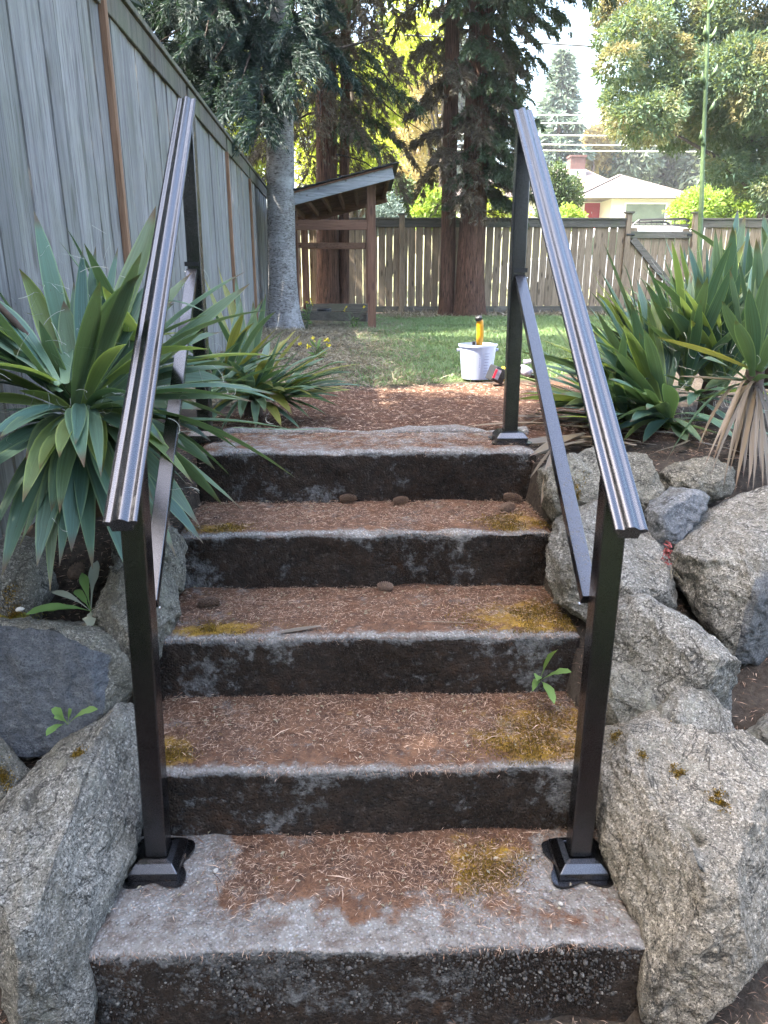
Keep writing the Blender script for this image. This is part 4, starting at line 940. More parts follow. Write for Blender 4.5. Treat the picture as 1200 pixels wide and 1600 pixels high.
leafy_tree('broadleaf_tree', 'pale golden tree between the shelter roof and the twin cedar trunks', 2.1, 25, 1.3, cl([(625, 200, 34), (650, 215, 30), (640, 275, 30), (670, 265, 25), (615, 285, 22), (675, 295, 20), (610, 165, 30), (660, 160, 34), (680, 110, 30), (640, 120, 30)], 25), 'fol_gold', .16, .06, 9000, .12, 'bark_far', 81)
leafy_tree('broadleaf_tree', 'yellow leaved tree high between the cedars', 2.2, 22, 1.2, cl([(655, 95, 30), (640, 70, 34), (670, 60, 30), (610, 60, 34), (640, 20, 40)], 22), 'fol_yellow', .12, .06, 5000, .1, 'bark_dark', 86)
# bushes just beyond the back fence
def shrub(label, lst, Y, m, n, tl, tw, seed):
    q = cl(lst, Y, .4); c = empty('shrub', (q[0][0], Y, .85)); tag(c, label, 'shrub')
    for k, w_ in enumerate(q[:3]): MB().tube([(q[0][0], Y, .75), ((q[0][0] + w_[0]) / 2 + .05, Y, (w_[2] + .8) / 2), w_[:3]], [.03, .02, .008], 5).build('stem', M['bark_dark'], c, True)
    vol = sum(a[3] ** 2 for a in q)
    crown(c, [clump(a[:3], (a[3], a[3], a[3]), int(n * a[3] ** 2 / vol), tl, tw, seed + i, .1, .3) for i, a in enumerate(q)], M[m])
shrub('silvery blue shrub beside the right end of the shelter roof', [(605, 330, 22), (590, 345, 18), (618, 345, 18)], 15.2, 'fol_silver', 2200, .10, .03, 91)
shrub('dark round bush behind the back fence right of the shelter', [(628, 300, 20), (640, 325, 20), (615, 300, 14)], 17, 'fol_shrub', 2600, .09, .05, 94)
shrub('bright green bush behind the back fence left of the twin cedars', [(675, 320, 22), (660, 335, 16), (690, 340, 20), (672, 300, 12)], 16.5, 'fol_hedge', 2600, .10, .05, 97)
shrub('green bush behind the fence just right of the thick cedar', [(765, 320, 24), (790, 335, 20), (745, 340, 18), (815, 340, 14)], 19, 'fol_yellow', 2600, .10, .05, 101)
shrub('dark green bush in front of the house, left of the red door', [(868, 300, 24), (885, 315, 24), (895, 290, 14), (862, 325, 22), (870, 270, 14)], 24, 'fol_shrub', 5200, .12, .06, 104)
shrub('pale yellow green bush below the dark one, left of the red door', [(888, 340, 18), (905, 345, 12), (870, 345, 14)], 22, 'fol_hedge', 2200, .09, .05, 108)
# far trees
def far_conifer(label, px_, ytop, ybase, Y, halfw, m, seed, n=60, tl=.7, tw=.22):
    b = aty(px_, ybase, Y); tp = aty(px_, ytop, Y); zg = float(terr(b[0], Y)); H = tp[2] - zg
    c = empty('conifer_tree', (b[0], Y, zg)); tag(c, label, 'tree')
    trunk(c, b[0], Y, zg, H, .3, M['bark_far'], (0, 0), .2, 10, 12, .05, seed)
    z2 = zg + H * (1 - np.linspace(.02, .9, n) ** 1.0); wd = halfw * (Y + 1) / F
    L2 = wd * np.linspace(.04, 1, n) ** .9 * np.random.default_rng(seed).uniform(.65, 1.25, n)
    crown(c, [conifer_crown(b[0], Y, (0, 0), z2, L2, gaz(n, seed), .18, .38, 22, 9, tl, tw, .45, .6, 1, .38, seed)], M[m])
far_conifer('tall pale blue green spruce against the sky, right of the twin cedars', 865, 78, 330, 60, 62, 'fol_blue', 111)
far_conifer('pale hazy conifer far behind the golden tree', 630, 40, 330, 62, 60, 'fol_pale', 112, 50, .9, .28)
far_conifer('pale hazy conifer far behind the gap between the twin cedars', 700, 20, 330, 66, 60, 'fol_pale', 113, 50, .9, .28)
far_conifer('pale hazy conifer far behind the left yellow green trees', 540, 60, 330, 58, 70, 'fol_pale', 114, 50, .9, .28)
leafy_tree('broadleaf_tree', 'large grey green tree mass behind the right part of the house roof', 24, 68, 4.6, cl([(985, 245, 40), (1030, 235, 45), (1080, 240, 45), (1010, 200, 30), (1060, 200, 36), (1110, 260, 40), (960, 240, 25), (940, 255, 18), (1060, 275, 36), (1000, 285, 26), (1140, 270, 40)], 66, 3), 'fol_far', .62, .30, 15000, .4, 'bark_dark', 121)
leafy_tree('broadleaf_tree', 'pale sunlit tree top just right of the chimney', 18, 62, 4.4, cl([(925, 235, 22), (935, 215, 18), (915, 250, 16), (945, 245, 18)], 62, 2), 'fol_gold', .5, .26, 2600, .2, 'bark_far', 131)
# large clumpy cypress on the right
cyx, cyy = 10.2, 18.6
ct = empty('cypress_tree', (cyx, cyy, 1.1)); tag(ct, 'large clumpy green and golden brown cypress filling the upper right corner', 'tree')
trunk(ct, cyx, cyy, 1.0, 13, .34, M['bark_dark'], (0, 0), .3, 14, 24, .08, 14)
cc = cl([(1000, 50, 42), (965, 100, 30), (985, 150, 36), (1040, 95, 46), (1060, 30, 50), (1000, 5, 45), (960, 20, 28), (1110, 70, 55), (1160, 30, 60), (1100, 130, 50), (1010, 185, 44), (1065, 185, 50), (1120, 190, 42), (975, 185, 26), (960, 160, 20), (1160, 110, 55), (1175, 180, 50), (1200, 140, 60), (1150, 240, 40), (1185, 250, 45), (1135, 265, 26), (1180, 285, 28), (1215, 230, 50), (1215, 60, 60), (950, 60, 20), (1050, 140, 40), (1220, 290, 40), (1145, 155, 42)], 18, 1.5)
hi_ = [(cyx + random.uniform(-3.2, 3.2), cyy + random.uniform(-2.4, 2.4), random.uniform(8.5, 13), random.uniform(.8, 1.3)) for _ in range(26)]
vol = sum(q[3] ** 2 for q in cc)
crown(ct, [clump(q[:3], (q[3] * 1.08, q[3], q[3] * .8), int(80000 * q[3] ** 2 / vol), .13, .045, 200 + i, .35, .68) for i, q in enumerate(cc)] + [clump(q[:3], (q[3],) * 3, 900, .3, .16, 300 + i) for i, q in enumerate(hi_)], M['fol_cypress'])
for q in cc[::2]:
    p1 = np.array(q[:3]); p0 = np.array([cyx, cyy, p1[2] - .5 * abs(p1[0] - cyx) * .5]); MB().tube([p0, (p0 + p1) / 2 + [0, 0, -.1], p1], [.07, .045, .012], 6).build('limb', M['bark_dark'], ct, True)
# hedge on the right
hq = cl([(x, 325 + 6 * math.sin(x), 26) for x in range(1075, 1300, 18)], 24, .5)
hd = empty('hedge', (hq[3][0], 24, 1.5)); tag(hd, 'bright yellow green clipped hedge beyond the right part of the back fence', 'hedge')
crown(hd, [clump(q[:3], (q[3], .7, q[3]), 1500, .13, .07, 400 + i, .0, .5) for i, q in enumerate(hq)], M['fol_hedge'], 'foliage')
hs_ = MB()
for q in hq: hs_.tube([(q[0], q[1], float(terr(q[0], q[1])) - .1), (q[0] + .05, q[1], q[2] - .2)], [.05, .03], 5)
for q in hq[::3]: MB().tube([(q[0], q[1], float(terr(q[0], q[1])) - .1), (q[0] + .05, q[1], q[2] - .2)], [.05, .03], 5).build('stem', M['bark_dark'], hd, True)

# ------------------------------------------------------------------ utility pole and cables
pu = empty('utility_pole', (aty(655, 300, 30)[0], 30, 2.)); tag(pu, 'pale wooden utility pole beyond the back fence between shelter and cedars', 'utility pole')
pxp = aty(655, 300, 30)[0]
MB().tube([(pxp, 30, 1.2), (pxp, 30, aty(655, 60, 30)[2])], [.16, .12], 12).build('shaft', M['pole'], pu, True)
MB().beam((pxp - .9, 29.84, aty(655, 182, 30)[2] - .12), (pxp + .9, 29.84, aty(655, 182, 30)[2] - .12), .10, .12).build('crossarm', M['pole'], pu)
for s in (-.75, .75): MB().lathe([(0, 0), (.05, 0), (.06, .08), (.03, .14), (0, .15)], (pxp + s, 29.84, aty(655, 182, 30)[2] - .06), 8).build('insulator', M['white'], pu, True)
for i, (yl, yr, nm) in enumerate(((179, 178, 'topmost of the five thin level cables'), (191, 192, 'second from top of the five level cables'), (207, 213, 'middle one of the five level cables'), (221, 228, 'fourth from top of the five level cables'), (231, 237, 'lowest of the five level cables'))):
    p0 = aty(580, yl, 30.1); p1 = aty(1110, yr, 30.1); d = p1 - p0; t = np.linspace(-1.2, 1.6, 22)
    P = p0 + d * t[:, None]; P[:, 2] += .10 * (t - .5) ** 2 - .03
    o = MB().tube(P, .022, 5).build('power_cable', M['wirepale'], None, True); tag(o, nm + ' crossing behind the cedars', 'cable', 'power cables over the street')
p0 = aty(820, 66, 20); p1 = aty(945, 73.5, 20); d = p1 - p0; t = np.linspace(-6, 6, 24); P = p0 + d * t[:, None]
o = MB().tube(P, .020, 6).build('power_cable', M['wire'], None, True); tag(o, 'single dark cable high in the bright sky gap', 'cable', 'power cables over the street')

# ------------------------------------------------------------------ thin sunlit haze of the far distance
hz = MB().box((-165, -45, -1.2), (165, 305, 24)).build('haze', None); tag(hz, 'thin pale summer haze in the air', kind='stuff')
hm = bpy.data.materials.new('haze'); hm.use_nodes = True; t_ = hm.node_tree; t_.nodes.clear()
pv = t_.nodes.new('ShaderNodeVolumePrincipled'); pv.inputs['Color'].default_value = (.95, .97, 1, 1); pv.inputs['Density'].default_value = .0008; pv.inputs['Anisotropy'].default_value = .3
t_.links.new(pv.outputs[0], t_.nodes.new('ShaderNodeOutputMaterial').inputs['Volume']); hz.data.materials.append(hm)
cy.volume_bounces = 0
# ------------------------------------------------------------------ yuccas
def strap(parent, p0, p1, wd, lift, m, fold=.22, twist=0., seg=10, name='leaf', sag=0., kink=None):
    p0 = np.array(p0, float); p1 = np.array(p1, float); d = p1 - p0; L = np.linalg.norm(d)
    c = (p0 + p1) / 2 + np.array([0, 0, lift * L]) + rng.normal(0, .02 * L, 3)
    t = np.linspace(0, 1, seg + 1)[:, None]
    P = (1 - t) ** 2 * p0 + 2 * t * (1 - t) * c + t * t * p1
    P = P + (np.sin(t * rng.uniform(4, 9) + rng.uniform(0, 6)) * t * (1.2 - t)) * rng.normal(0, .016, 3) * L
    if sag: P[:, 2] -= sag * L * (t[:, 0] ** 3)
    T = np.gradient(P, axis=0); T /= np.linalg.norm(T, axis=1, keepdims=True)
    h = np.array([d[0], d[1], 0]); 
    if np.linalg.norm(h) < .12 * L: h = h + np.array([rng.normal(0, .1), -.25, 0]) * L
    h /= np.linalg.norm(h); s0 = np.cross(h, (0, 0, 1))
    N0 = np.cross(s0, T); N0 /= np.linalg.norm(N0, axis=1, keepdims=True)
    a = (twist * (.3 + .7 * t)); S = s0 * np.cos(a) + N0 * np.sin(a); Nn = np.cross(S, T)
    tt = t[:, 0]; wv = wd * (.42 + .58 * sstep(0, .5, tt)) * np.clip(1 - np.clip((tt - .5) / .5, 0, 1) ** 2.2, 0.012, 1)
    V = np.stack([P - S * wv[:, None] / 2, P - Nn * (fold * wv)[:, None] * -1. * 0 - Nn * (-fold * wv)[:, None] * 0 + Nn * (-fold * wv * .5)[:, None], P + S * wv[:, None] / 2], 1)
    uv = np.stack([np.stack([np.zeros_like(tt), tt], -1), np.stack([np.full_like(tt, .5), tt], -1), np.stack([np.ones_like(tt), tt], -1)], 1)
    I = np.arange((seg + 1) * 3).reshape(-1, 3)
    Fc = np.concatenate([np.stack([I[:-1, k], I[:-1, k + 1], I[1:, k + 1], I[1:, k]], -1) for k in (0, 1)])
    return mesh(name, V.reshape(-1, 3), Fc, M[m], parent, True, uv.reshape(-1, 2))
def fibres(parent, heart, spread, n):
    V = []; Fs = []
    for i in range(n):
        p = heart + rng.normal(0, 1, 3) * spread; d = rng.normal(0, 1, 3); d /= np.linalg.norm(d); ax = rng.normal(0, 1, 3); ax /= np.linalg.norm(ax)
        k0 = len(V); L = rng.uniform(.04, .11); curl = rng.uniform(-.8, .8)
        for k in range(8):
            rot = Matrix.Rotation(curl * .6, 3, Vector(ax)); d = np.array(rot @ Vector(d)); p = p + d * L / 8
            s = np.cross(d, ax); s /= np.linalg.norm(s) + 1e-9; V += [p - s * .0005, p + s * .0005]
        Fs += [(k0 + 2 * k, k0 + 2 * k + 1, k0 + 2 * k + 3, k0 + 2 * k + 2) for k in range(7)]
    o = MB().add(V, Fs).build('leaf_fibres', M['fibre'], parent); o['kind'] = 'stuff'
def yucca(label, heart, tips, nrand, rl, wd, mats, stem_h, seed, rdir=None, nfib=50, elev=(.05, 1.35), extra=()):
    hx = np.array(heart, float); r = np.random.default_rng(seed)
    root = empty('yucca_plant', (hx[0], hx[1], hx[2] - stem_h)); tag(root, label, 'yucca', 'yucca plants on the banks')
    MB().tube([hx - [0, 0, stem_h + .06], hx - [0, 0, stem_h * .5], hx + [0, 0, .03]], [.045, .042, .03], 10).build('stem', M['drystalk'], root, True)
    for tp in tips:
        px_, py_, Yt = tp[:3]; w_ = (tp[3] if len(tp) > 3 and tp[3] else wd * r.uniform(.75, 1.2)) * 1.15; mm = tp[4] if len(tp) > 4 else mats[r.integers(len(mats))]
        lift = tp[5] if len(tp) > 5 else None
        p1 = aty(px_, py_, Yt); d = p1 - hx; hz = d[2] / np.linalg.norm(d)
        if lift is None: lift = .20 * (1 - abs(hz)) + (.16 if hz < -.2 else 0) + r.uniform(-.03, .05)
        st = hx + np.array([d[0], d[1], 0]) / np.linalg.norm(d) * .03 + r.normal(0, .008, 3) + [0, 0, .03 * hz]
        strap(root, st, p1, w_, lift, mm, r.uniform(.15, .45), r.normal(0, .55))
    jobs = [(hx, nrand, rl, rdir, elev)] + [(aty(*e_[:3]), *e_[3:]) for e_ in extra]
    for hx, rl, rdir, elev in [(j[0], j[2], j[3], j[4]) for j in jobs for _ in range(j[1])]:
        az = r.uniform(0, 2 * math.pi) if rdir is None else r.uniform(*rdir); el = r.uniform(*elev); L = rl * r.uniform(.75, 1.1)
        p1 = hx + L * np.array([math.cos(az) * math.cos(el), math.sin(az) * math.cos(el), math.sin(el)])
        p1[2] = max(p1[2], float(terr(p1[0], p1[1])) + .03)
        fx = -1.02 - (p1[1] - .7) * .0423
        if hx[0] < 0 and p1[0] < fx + .02: p1[0] = fx + .02
        strap(root, hx + rng.normal(0, .012, 3), p1, wd * r.uniform(.65, 1.15), r.uniform(.04, .24), mats[r.integers(len(mats))], r.uniform(.15, .4), r.normal(0, .3))
    hx, rl = jobs[0][0], jobs[0][2]
    if nfib: fibres(root, hx + [0, 0, rl * .12], rl * .28, nfib)
    return root
Lh = aty(130, 645, .82)
yl = yucca('big grey green yucca on the left bank beside the near post of the left handrail', Lh,
    [(52, 328, .98, .048), (243, 322, 1.15, .060), (150, 385, 1.0, .03), (128, 390, .92, .034), (30, 420, .9), (-12, 438, .85), (-25, 470, .78), (-35, 520, .72), (-45, 570, .70), (-45, 625, .66), (-40, 690, .6), (-40, 760, .55), (-15, 845, .5), (2, 902, .48, .052), (78, 925, .47, .048), (112, 862, .5), (145, 890, .49, .05), (58, 885, .46), (238, 880, .56, .045), (312, 822, .66, .045), (276, 872, .58), (347, 788, .92), (379, 797, .98, .042), (160, 738, .56, .05), (208, 480, .95, .05), (270, 470, 1.08), (185, 385, 1.1, .025), (85, 405, 1.02), (235, 440, 1.05, .05), (303, 842, .75), (222, 690, .6, .045), (100, 470, .9), (180, 520, .8, .05), (60, 500, .72), (30, 610, .6), (40, 720, .55, .05), (80, 800, .52, .05), (190, 800, .55), (335, 735, .85), (295, 760, .75), (20, 545, .68), (262, 700, .68), (205, 845, .5), (170, 470, .95), (115, 440, 1.0), (300, 425, 1.3, .045), (332, 560, 1.2, .045), (360, 600, 1.3), (355, 650, 1.3), (372, 702, 1.15), (250, 645, .66, .05), (330, 690, 1.0), (315, 640, .95), (360, 742, 1.05), (240, 785, .58), (268, 825, .6), (205, 905, .5), (30, 855, .48), (92, 885, .48), (318, 850, .72), (290, 700, .8, .05), (345, 520, 1.25), (265, 560, 1.05, .05)],
    50, .56, .049, ['yucca', 'yucca', 'yucca_blue', 'yucca', 'yucca_blue', 'yucca_bright'], .22, 1, None, 220, (-.35, .8), ((225, 590, 1.10, 14, .42, None, (-.1, 1.2)), (90, 600, .70, 14, .40, (1.6, 4.6), (.0, .9))))
# dry flower stalk leaning out to the left
MB().tube([Lh + [-.01, 0, 0], aty(70, 560, .78), aty(20, 500, .74), aty(-30, 450, .72)], [.012, .011, .009, .007], 8).build('dry_stalk', M['drystalk'], yl, True)
strap(yl, aty(235, 470, .80), aty(321, 487, .72), .018, .12, 'yucca')
L2h = aty(395, 622, 2.15)
y2 = yucca('smaller yucca sprawling behind the left far post onto the landing', L2h,
    [(416, 458, 2.1), (368, 428, 2.3), (318, 432, 2.2), (338, 408, 2.4), (368, 498, 2.2), (472, 520, 2.2), (502, 568, 2.0), (494, 588, 1.95), (522, 632, 1.9), (457, 648, 1.75, .04, 'yellowleaf'), (376, 655, 1.7), (300, 546, 1.9), (446, 612, 1.8), (296, 600, 1.75), (330, 640, 1.72), (430, 560, 2.0), (480, 640, 1.85), (400, 540, 2.2), (345, 560, 2.0), (510, 612, 1.95), (470, 545, 2.2), (415, 645, 1.75), (350, 440, 2.3), (395, 470, 2.3), (440, 520, 2.2), (330, 480, 2.0), (320, 652, 1.66), (340, 682, 1.6), (300, 642, 1.6), (330, 602, 1.7), (500, 625, 1.95, .036), (486, 655, 1.8, .036), (470, 672, 1.72, .034), (440, 667, 1.7, .036), (400, 670, 1.66, .034), (380, 642, 1.75, .04), (352, 668, 1.62), (512, 650, 1.85), (460, 600, 2.0, .04), (425, 600, 1.9, .04), (450, 580, 2.2), (490, 605, 2.05), (360, 560, 1.95, .04), (385, 585, 1.9, .04), (310, 690, 1.55)],
    26, .44, .034, ['yucca', 'yucca', 'yucca_blue', 'yucca', 'yellowleaf'], .06, 2, None, 30, (.0, .8), ((350, 600, 2.0, 18, .40, None, (.1, 1.1)), (430, 620, 2.0, 22, .40, (-1.4, 1.2), (.0, .5)), (320, 620, 1.8, 14, .36, None, (.0, .9))))
strap(y2, np.array([-.50, 1.60, .925]), np.array([-.10, 1.625, .918]), .022, .012, 'yucca', .1)
Ah = aty(1178, 592, 1.35); 
ya = yucca('yucca with a skirt of dry hanging leaves at the right edge above the boulders', Ah,
    [(1040, 722, 1.05, .040), (1027, 527, 1.15, .050, 'yellowleaf', .06), (1058, 588, 1.12, .022, 'dryleaf', .03), (1128, 470, 1.3), (1155, 408, 1.4), (1182, 372, 1.4, .05), (1207, 350, 1.4, .05), (1240, 380, 1.35), (1252, 450, 1.25), (1265, 520, 1.2), (1150, 500, 1.15), (1170, 450, 1.2), (1200, 420, 1.2), (1230, 600, 1.1), (1220, 500, 1.1), (1100, 610, 1.2), (1140, 420, 1.45), (1098, 560, 1.3)] +
    [(x, y, Y_, .009 + .010 * ((x * 7 + y * 3) % 10) / 10, 'dryleaf', l_) for x, y, Y_, l_ in ((1108, 752, 1.0, .35), (1138, 742, 1.02, .3), (1166, 765, 1.02, .2), (1192, 772, 1.05, .2), (1204, 742, 1.1, .15), (1122, 705, 1.1, .3), (1090, 705, 1.08, .35), (1180, 745, 1.1, .15), (1155, 720, 1.12, .2), (1215, 760, 1.1, .2), (1148, 770, 1.0, .25), (1210, 700, 1.2, .2), (1098, 735, 1.0, .45), (1130, 762, .98, .4), (1160, 748, 1.05, .3), (1175, 775, 1.0, .3), (1188, 735, 1.08, .25), (1112, 725, 1.05, .4), (1145, 700, 1.15, .3), (1200, 778, 1.05, .25))],
    10, .48, .046, ['yucca', 'yucca_blue'], .30, 3, (-1.2, 1.6), 40, (.5, 1.35))
Bh = aty(1045, 668, 1.85)
yucca('low spreading yucca behind the right handrail with leaves pointing left', Bh,
    [(842, 530, 1.95), (814, 550, 2.0), (822, 566, 2.05), (808, 624, 1.7), (862, 620, 1.8, .018), (944, 380, 2.0, .065), (921, 415, 2.0), (937, 422, 2.1, .04), (930, 458, 1.9), (932, 486, 1.85, .06), (920, 502, 1.8), (925, 516, 1.75), (985, 470, 1.8, .06), (951, 592, 1.4), (994, 434, 2.1), (903, 642, 1.5, .05), (955, 665, 1.35), (960, 545, 1.6, .06), (935, 560, 1.6), (975, 505, 1.7), (940, 600, 1.5, .05), (1000, 520, 1.7, .06), (965, 440, 2.1), (1010, 640, 1.3, .06), (1040, 600, 1.4, .055), (915, 585, 1.7), (960, 620, 1.5), (985, 660, 1.4), (955, 490, 2.0), (1012, 470, 2.0, .06)],
    34, .54, .046, ['yucca_blue', 'yucca_blue', 'yucca', 'yucca_blue', 'yucca_bright'], .10, 4, (1.8, 4.2), 200, (.1, .9), ((985, 665, 1.75, 34, .46, (1.4, 4.2), (.1, .8)), (1040, 640, 1.9, 36, .54, (.8, 3.6), (.4, 1.2)), (1045, 660, 1.8, 18, .42, (2.6, 6.0), (-.3, .15)), (960, 650, 1.9, 18, .44, (1.6, 4.4), (.2, 1.0))))
Ch = aty(1110, 600, 2.15)
yc = yucca('upright bluish yucca with the tall green flower stalk on the right bank', Ch,
    [(1034, 395, 2.3, .05), (1037, 363, 2.5, .05, 'yucca'), (1063, 378, 2.2, .065), (1077, 378, 2.25, .065), (1104, 382, 2.2, .07), (1050, 430, 1.95, .07), (1090, 432, 1.95, .065), (1117, 418, 1.9, .06), (1130, 352, 2.3), (1150, 355, 2.3), (1165, 332, 2.35, .06), (1153, 322, 2.4), (1146, 402, 1.9, .055, 'yucca'), (1010, 442, 2.0), (1020, 470, 1.85, .06), (1062, 462, 1.8, .06), (1122, 482, 1.8), (1090, 380, 2.4), (1120, 370, 2.4), (1175, 420, 2.2), (1190, 400, 2.2), (1040, 480, 1.8), (1080, 500, 1.75, .06), (1005, 500, 1.8)],
    30, .60, .052, ['yucca_blue', 'yucca_blue', 'yucca', 'yucca_blue', 'yucca_bright'], .10, 5, (.2, 2.9), 180, (.7, 1.4), ((1070, 600, 2.0, 34, .58, (-3.1, 3.1), (.7, 1.4)), (1130, 600, 2.0, 34, .60, (-3.1, 3.1), (.7, 1.4)), (1165, 560, 2.2, 18, .56, (-3.1, 3.1), (.7, 1.4)), (1090, 620, 2.0, 16, .42, (2.8, 6.4), (-.2, .3)), (1020, 600, 2.1, 20, .5, (.8, 3.6), (.6, 1.3))))
yucca('partly hidden yucca at the right edge behind the others', aty(1215, 500, 2.3),
    [(1193, 332, 2.4, .06), (1180, 375, 2.4, .06), (1232, 338, 2.4, .06), (1172, 440, 2.1), (1205, 360, 2.2, .06), (1250, 400, 2.2), (1220, 320, 2.5), (1168, 400, 2.3)], 10, .55, .055, ['yucca', 'yucca_blue'], .25, 6, (.2, 2.9), 20, (.6, 1.4))
s0 = aty(1093, 392, 2.6); s1 = aty(1100, 200, 2.6); s2 = aty(1108, 5, 2.6); s3 = aty(1110, -120, 2.6); sb = aty(1096, 560, 2.5)
MB().tube([sb, s0, s1, s2, s3], [.015, .0125, .0095, .0065, .004], 10).build('flower_stalk', M['stalk'], yc, True)
for (x, y, s) in ((1101, 230, -1), (1098, 222, -1), (1112, 120, 1), (1104, 60, -1), (1110, 62, 1), (1100, 132, -1), (1108, 175, 1), (1106, 20, 1)):
    p = aty(x, y, 2.6); MB().tube([p, p + [s * .012, -.006, .018], p + [s * .017, -.008, .05]], [.007, .011, .001], 7).build('bud', M['stalk'], yc, True)

# fallen dry leaves beside the landing
def flat_strap(p, a, L, wd, m, nm, z=None, tilt=0.):
    p = np.array(p, float); q = p + L * np.array([math.cos(a), math.sin(a), tilt])
    return strap(None, p, q, wd, random.uniform(.02, .10), m, .25, random.uniform(-.6, .6), 8, nm)
for i in range(34):
    x = random.uniform(.78, 1.25); y = random.uniform(1.3, 1.95) + .25 * (x - .6)
    o = flat_strap((x, y, float(terr(x, y)) + random.uniform(.012, .05)), random.uniform(2.2, 4.1), random.uniform(.22, .5), random.uniform(.016, .036), 'dryleaf', 'fallen_leaf')
    tag(o, 'dry grey fallen yucca leaf in the pile right of the top landing', 'leaf', 'fallen yucca leaves by the landing')
for i, (a, b_, lab) in enumerate((((.60, 1.18, .93), aty(845, 790, 1.0), 'dry pale leaf hanging over the stone at the right end of the landing'), ((.62, 1.2, .95), aty(828, 748, 1.15), 'short dry leaf crossing the corner of the landing'), (aty(500, 918, .70), aty(430, 937, .66), 'straw coloured leaf strip lying on the third tread'), (aty(755, 935, .70), aty(650, 927, .72), 'long thin straw lying across the third tread'), (aty(1180, 715, 1.3), aty(1085, 690, 1.25), 'thick dry stalk lying on the soil under the right yucca'))):
    a = np.array(a, float); b_ = np.array(b_, float)
    if i in (2, 3): a[2] = b_[2] = .549
    o = strap(None, a, b_, (.016, .012, .017, .004, .02)[i], (.15, .1, .03, .05, .03)[i], 'dryleaf', .2, .2, 9, 'fallen_leaf'); tag(o, lab, 'leaf')
# reddish seed head between the right boulders
rb = surf_at(13, 1045, 868); rt_ = MB()
o = empty('seed_head', tuple(rb)); tag(o, 'small reddish dry seed head caught between two right boulders', 'seed head')
n_ = 90; tt = rng.random(n_); base = rb + np.stack([tt * -.012 + rng.normal(0, .008, n_), rng.normal(0, .008, n_) - .02, .05 - tt * .085], -1); dd = rng.normal(size=(n_, 3)); dd /= np.linalg.norm(dd, axis=1, keepdims=True)
leaf_mesh('seeds', base, dd, rng.uniform(.008, .018, n_), np.full(n_, .006), M['redtwig'], o)
n_ = 30; base = rb + rng.normal(0, .012, (n_, 3)) + [0, -.03, -.02]; dd = rng.normal(size=(n_, 3)) + [-.5, -.3, -1.]; dd /= np.linalg.norm(dd, axis=1, keepdims=True)
leaf_mesh('stems', base, dd, rng.uniform(.04, .09, n_), np.full(n_, .0016), M['straw'], o)

# ------------------------------------------------------------------ lawn, dry grass, needles
def terr_pts(x, y, dz=0.): return np.stack([x, y, terr(x, y) + dz], -1)
n = 330000; x = rng.uniform(-1.2, 9, n); y = 2.4 + (12.4 - 2.4) * rng.random(n) ** 1.75
k = (rng.random(n) < sstep(-.02, .16, y - lawn_front(x)) * sstep(-.35, .8, x + (y - 4) * .05 + .3 * fbm(np.stack([x * 2, y * 2, x * 0], -1), 3)) * (.55 + .45 * sstep(-.3, .1, fbm(np.stack([x * 1.1, y * 1.1, x * 0 + 9], -1), 3)))) & (np.abs(x) < .70 * (y + 1.3))
x, y = x[k], y[k]; n = len(x); d = rng.normal(0, .55, (n, 3)); d[:, 2] = rng.uniform(.5, 1.2, n); d /= np.linalg.norm(d, axis=1, keepdims=True)
o = leaf_mesh('lawn_grass', terr_pts(x, y, -.004), d, rng.uniform(.022, .062, n), rng.uniform(.003, .006, n) * (1 + (y - 3) * .06), M['grass'], None, .1); tag(o, 'short green lawn grass behind the path', 'grass', None, 'stuff')
n = 46000; x = rng.uniform(-1.6, 1.0, n); y = 2.4 + 9.5 * rng.random(n) ** 1.5
k = (rng.random(n) < sstep(.75, -.3, x + .25 * fbm(np.stack([x * 2, y * 2, x * 0], -1), 3)) * sstep(-.02, .2, y - lawn_front(np.maximum(x, -.7)))) ; x, y = x[k], y[k]; n = len(x)
d = rng.normal(0, 1, (n, 3)); d[:, 2] = np.abs(d[:, 2]) * .35; d /= np.linalg.norm(d, axis=1, keepdims=True)
o = leaf_mesh('dry_grass', terr_pts(x, y, .003), d, rng.uniform(.03, .11, n), rng.uniform(.003, .006, n), M['straw'], None, .12); tag(o, 'dry straw and clippings on the bed left of the lawn', 'grass', None, 'stuff')
# bright fallen straw strip along the fence foot
n = 9000; x = rng.uniform(.3, 7, n); y = rng.uniform(11.9, 13, n); d = rng.normal(0, 1, (n, 3)); d[:, 2] = np.abs(d[:, 2]) * .3; d /= np.linalg.norm(d, axis=1, keepdims=True)
o = leaf_mesh('dry_grass', terr_pts(x, y, .004), d, rng.uniform(.05, .16, n), rng.uniform(.01, .025, n), M['straw'], None, .12); tag(o, 'dry leaf litter along the foot of the back fence', 'leaf litter', None, 'stuff')
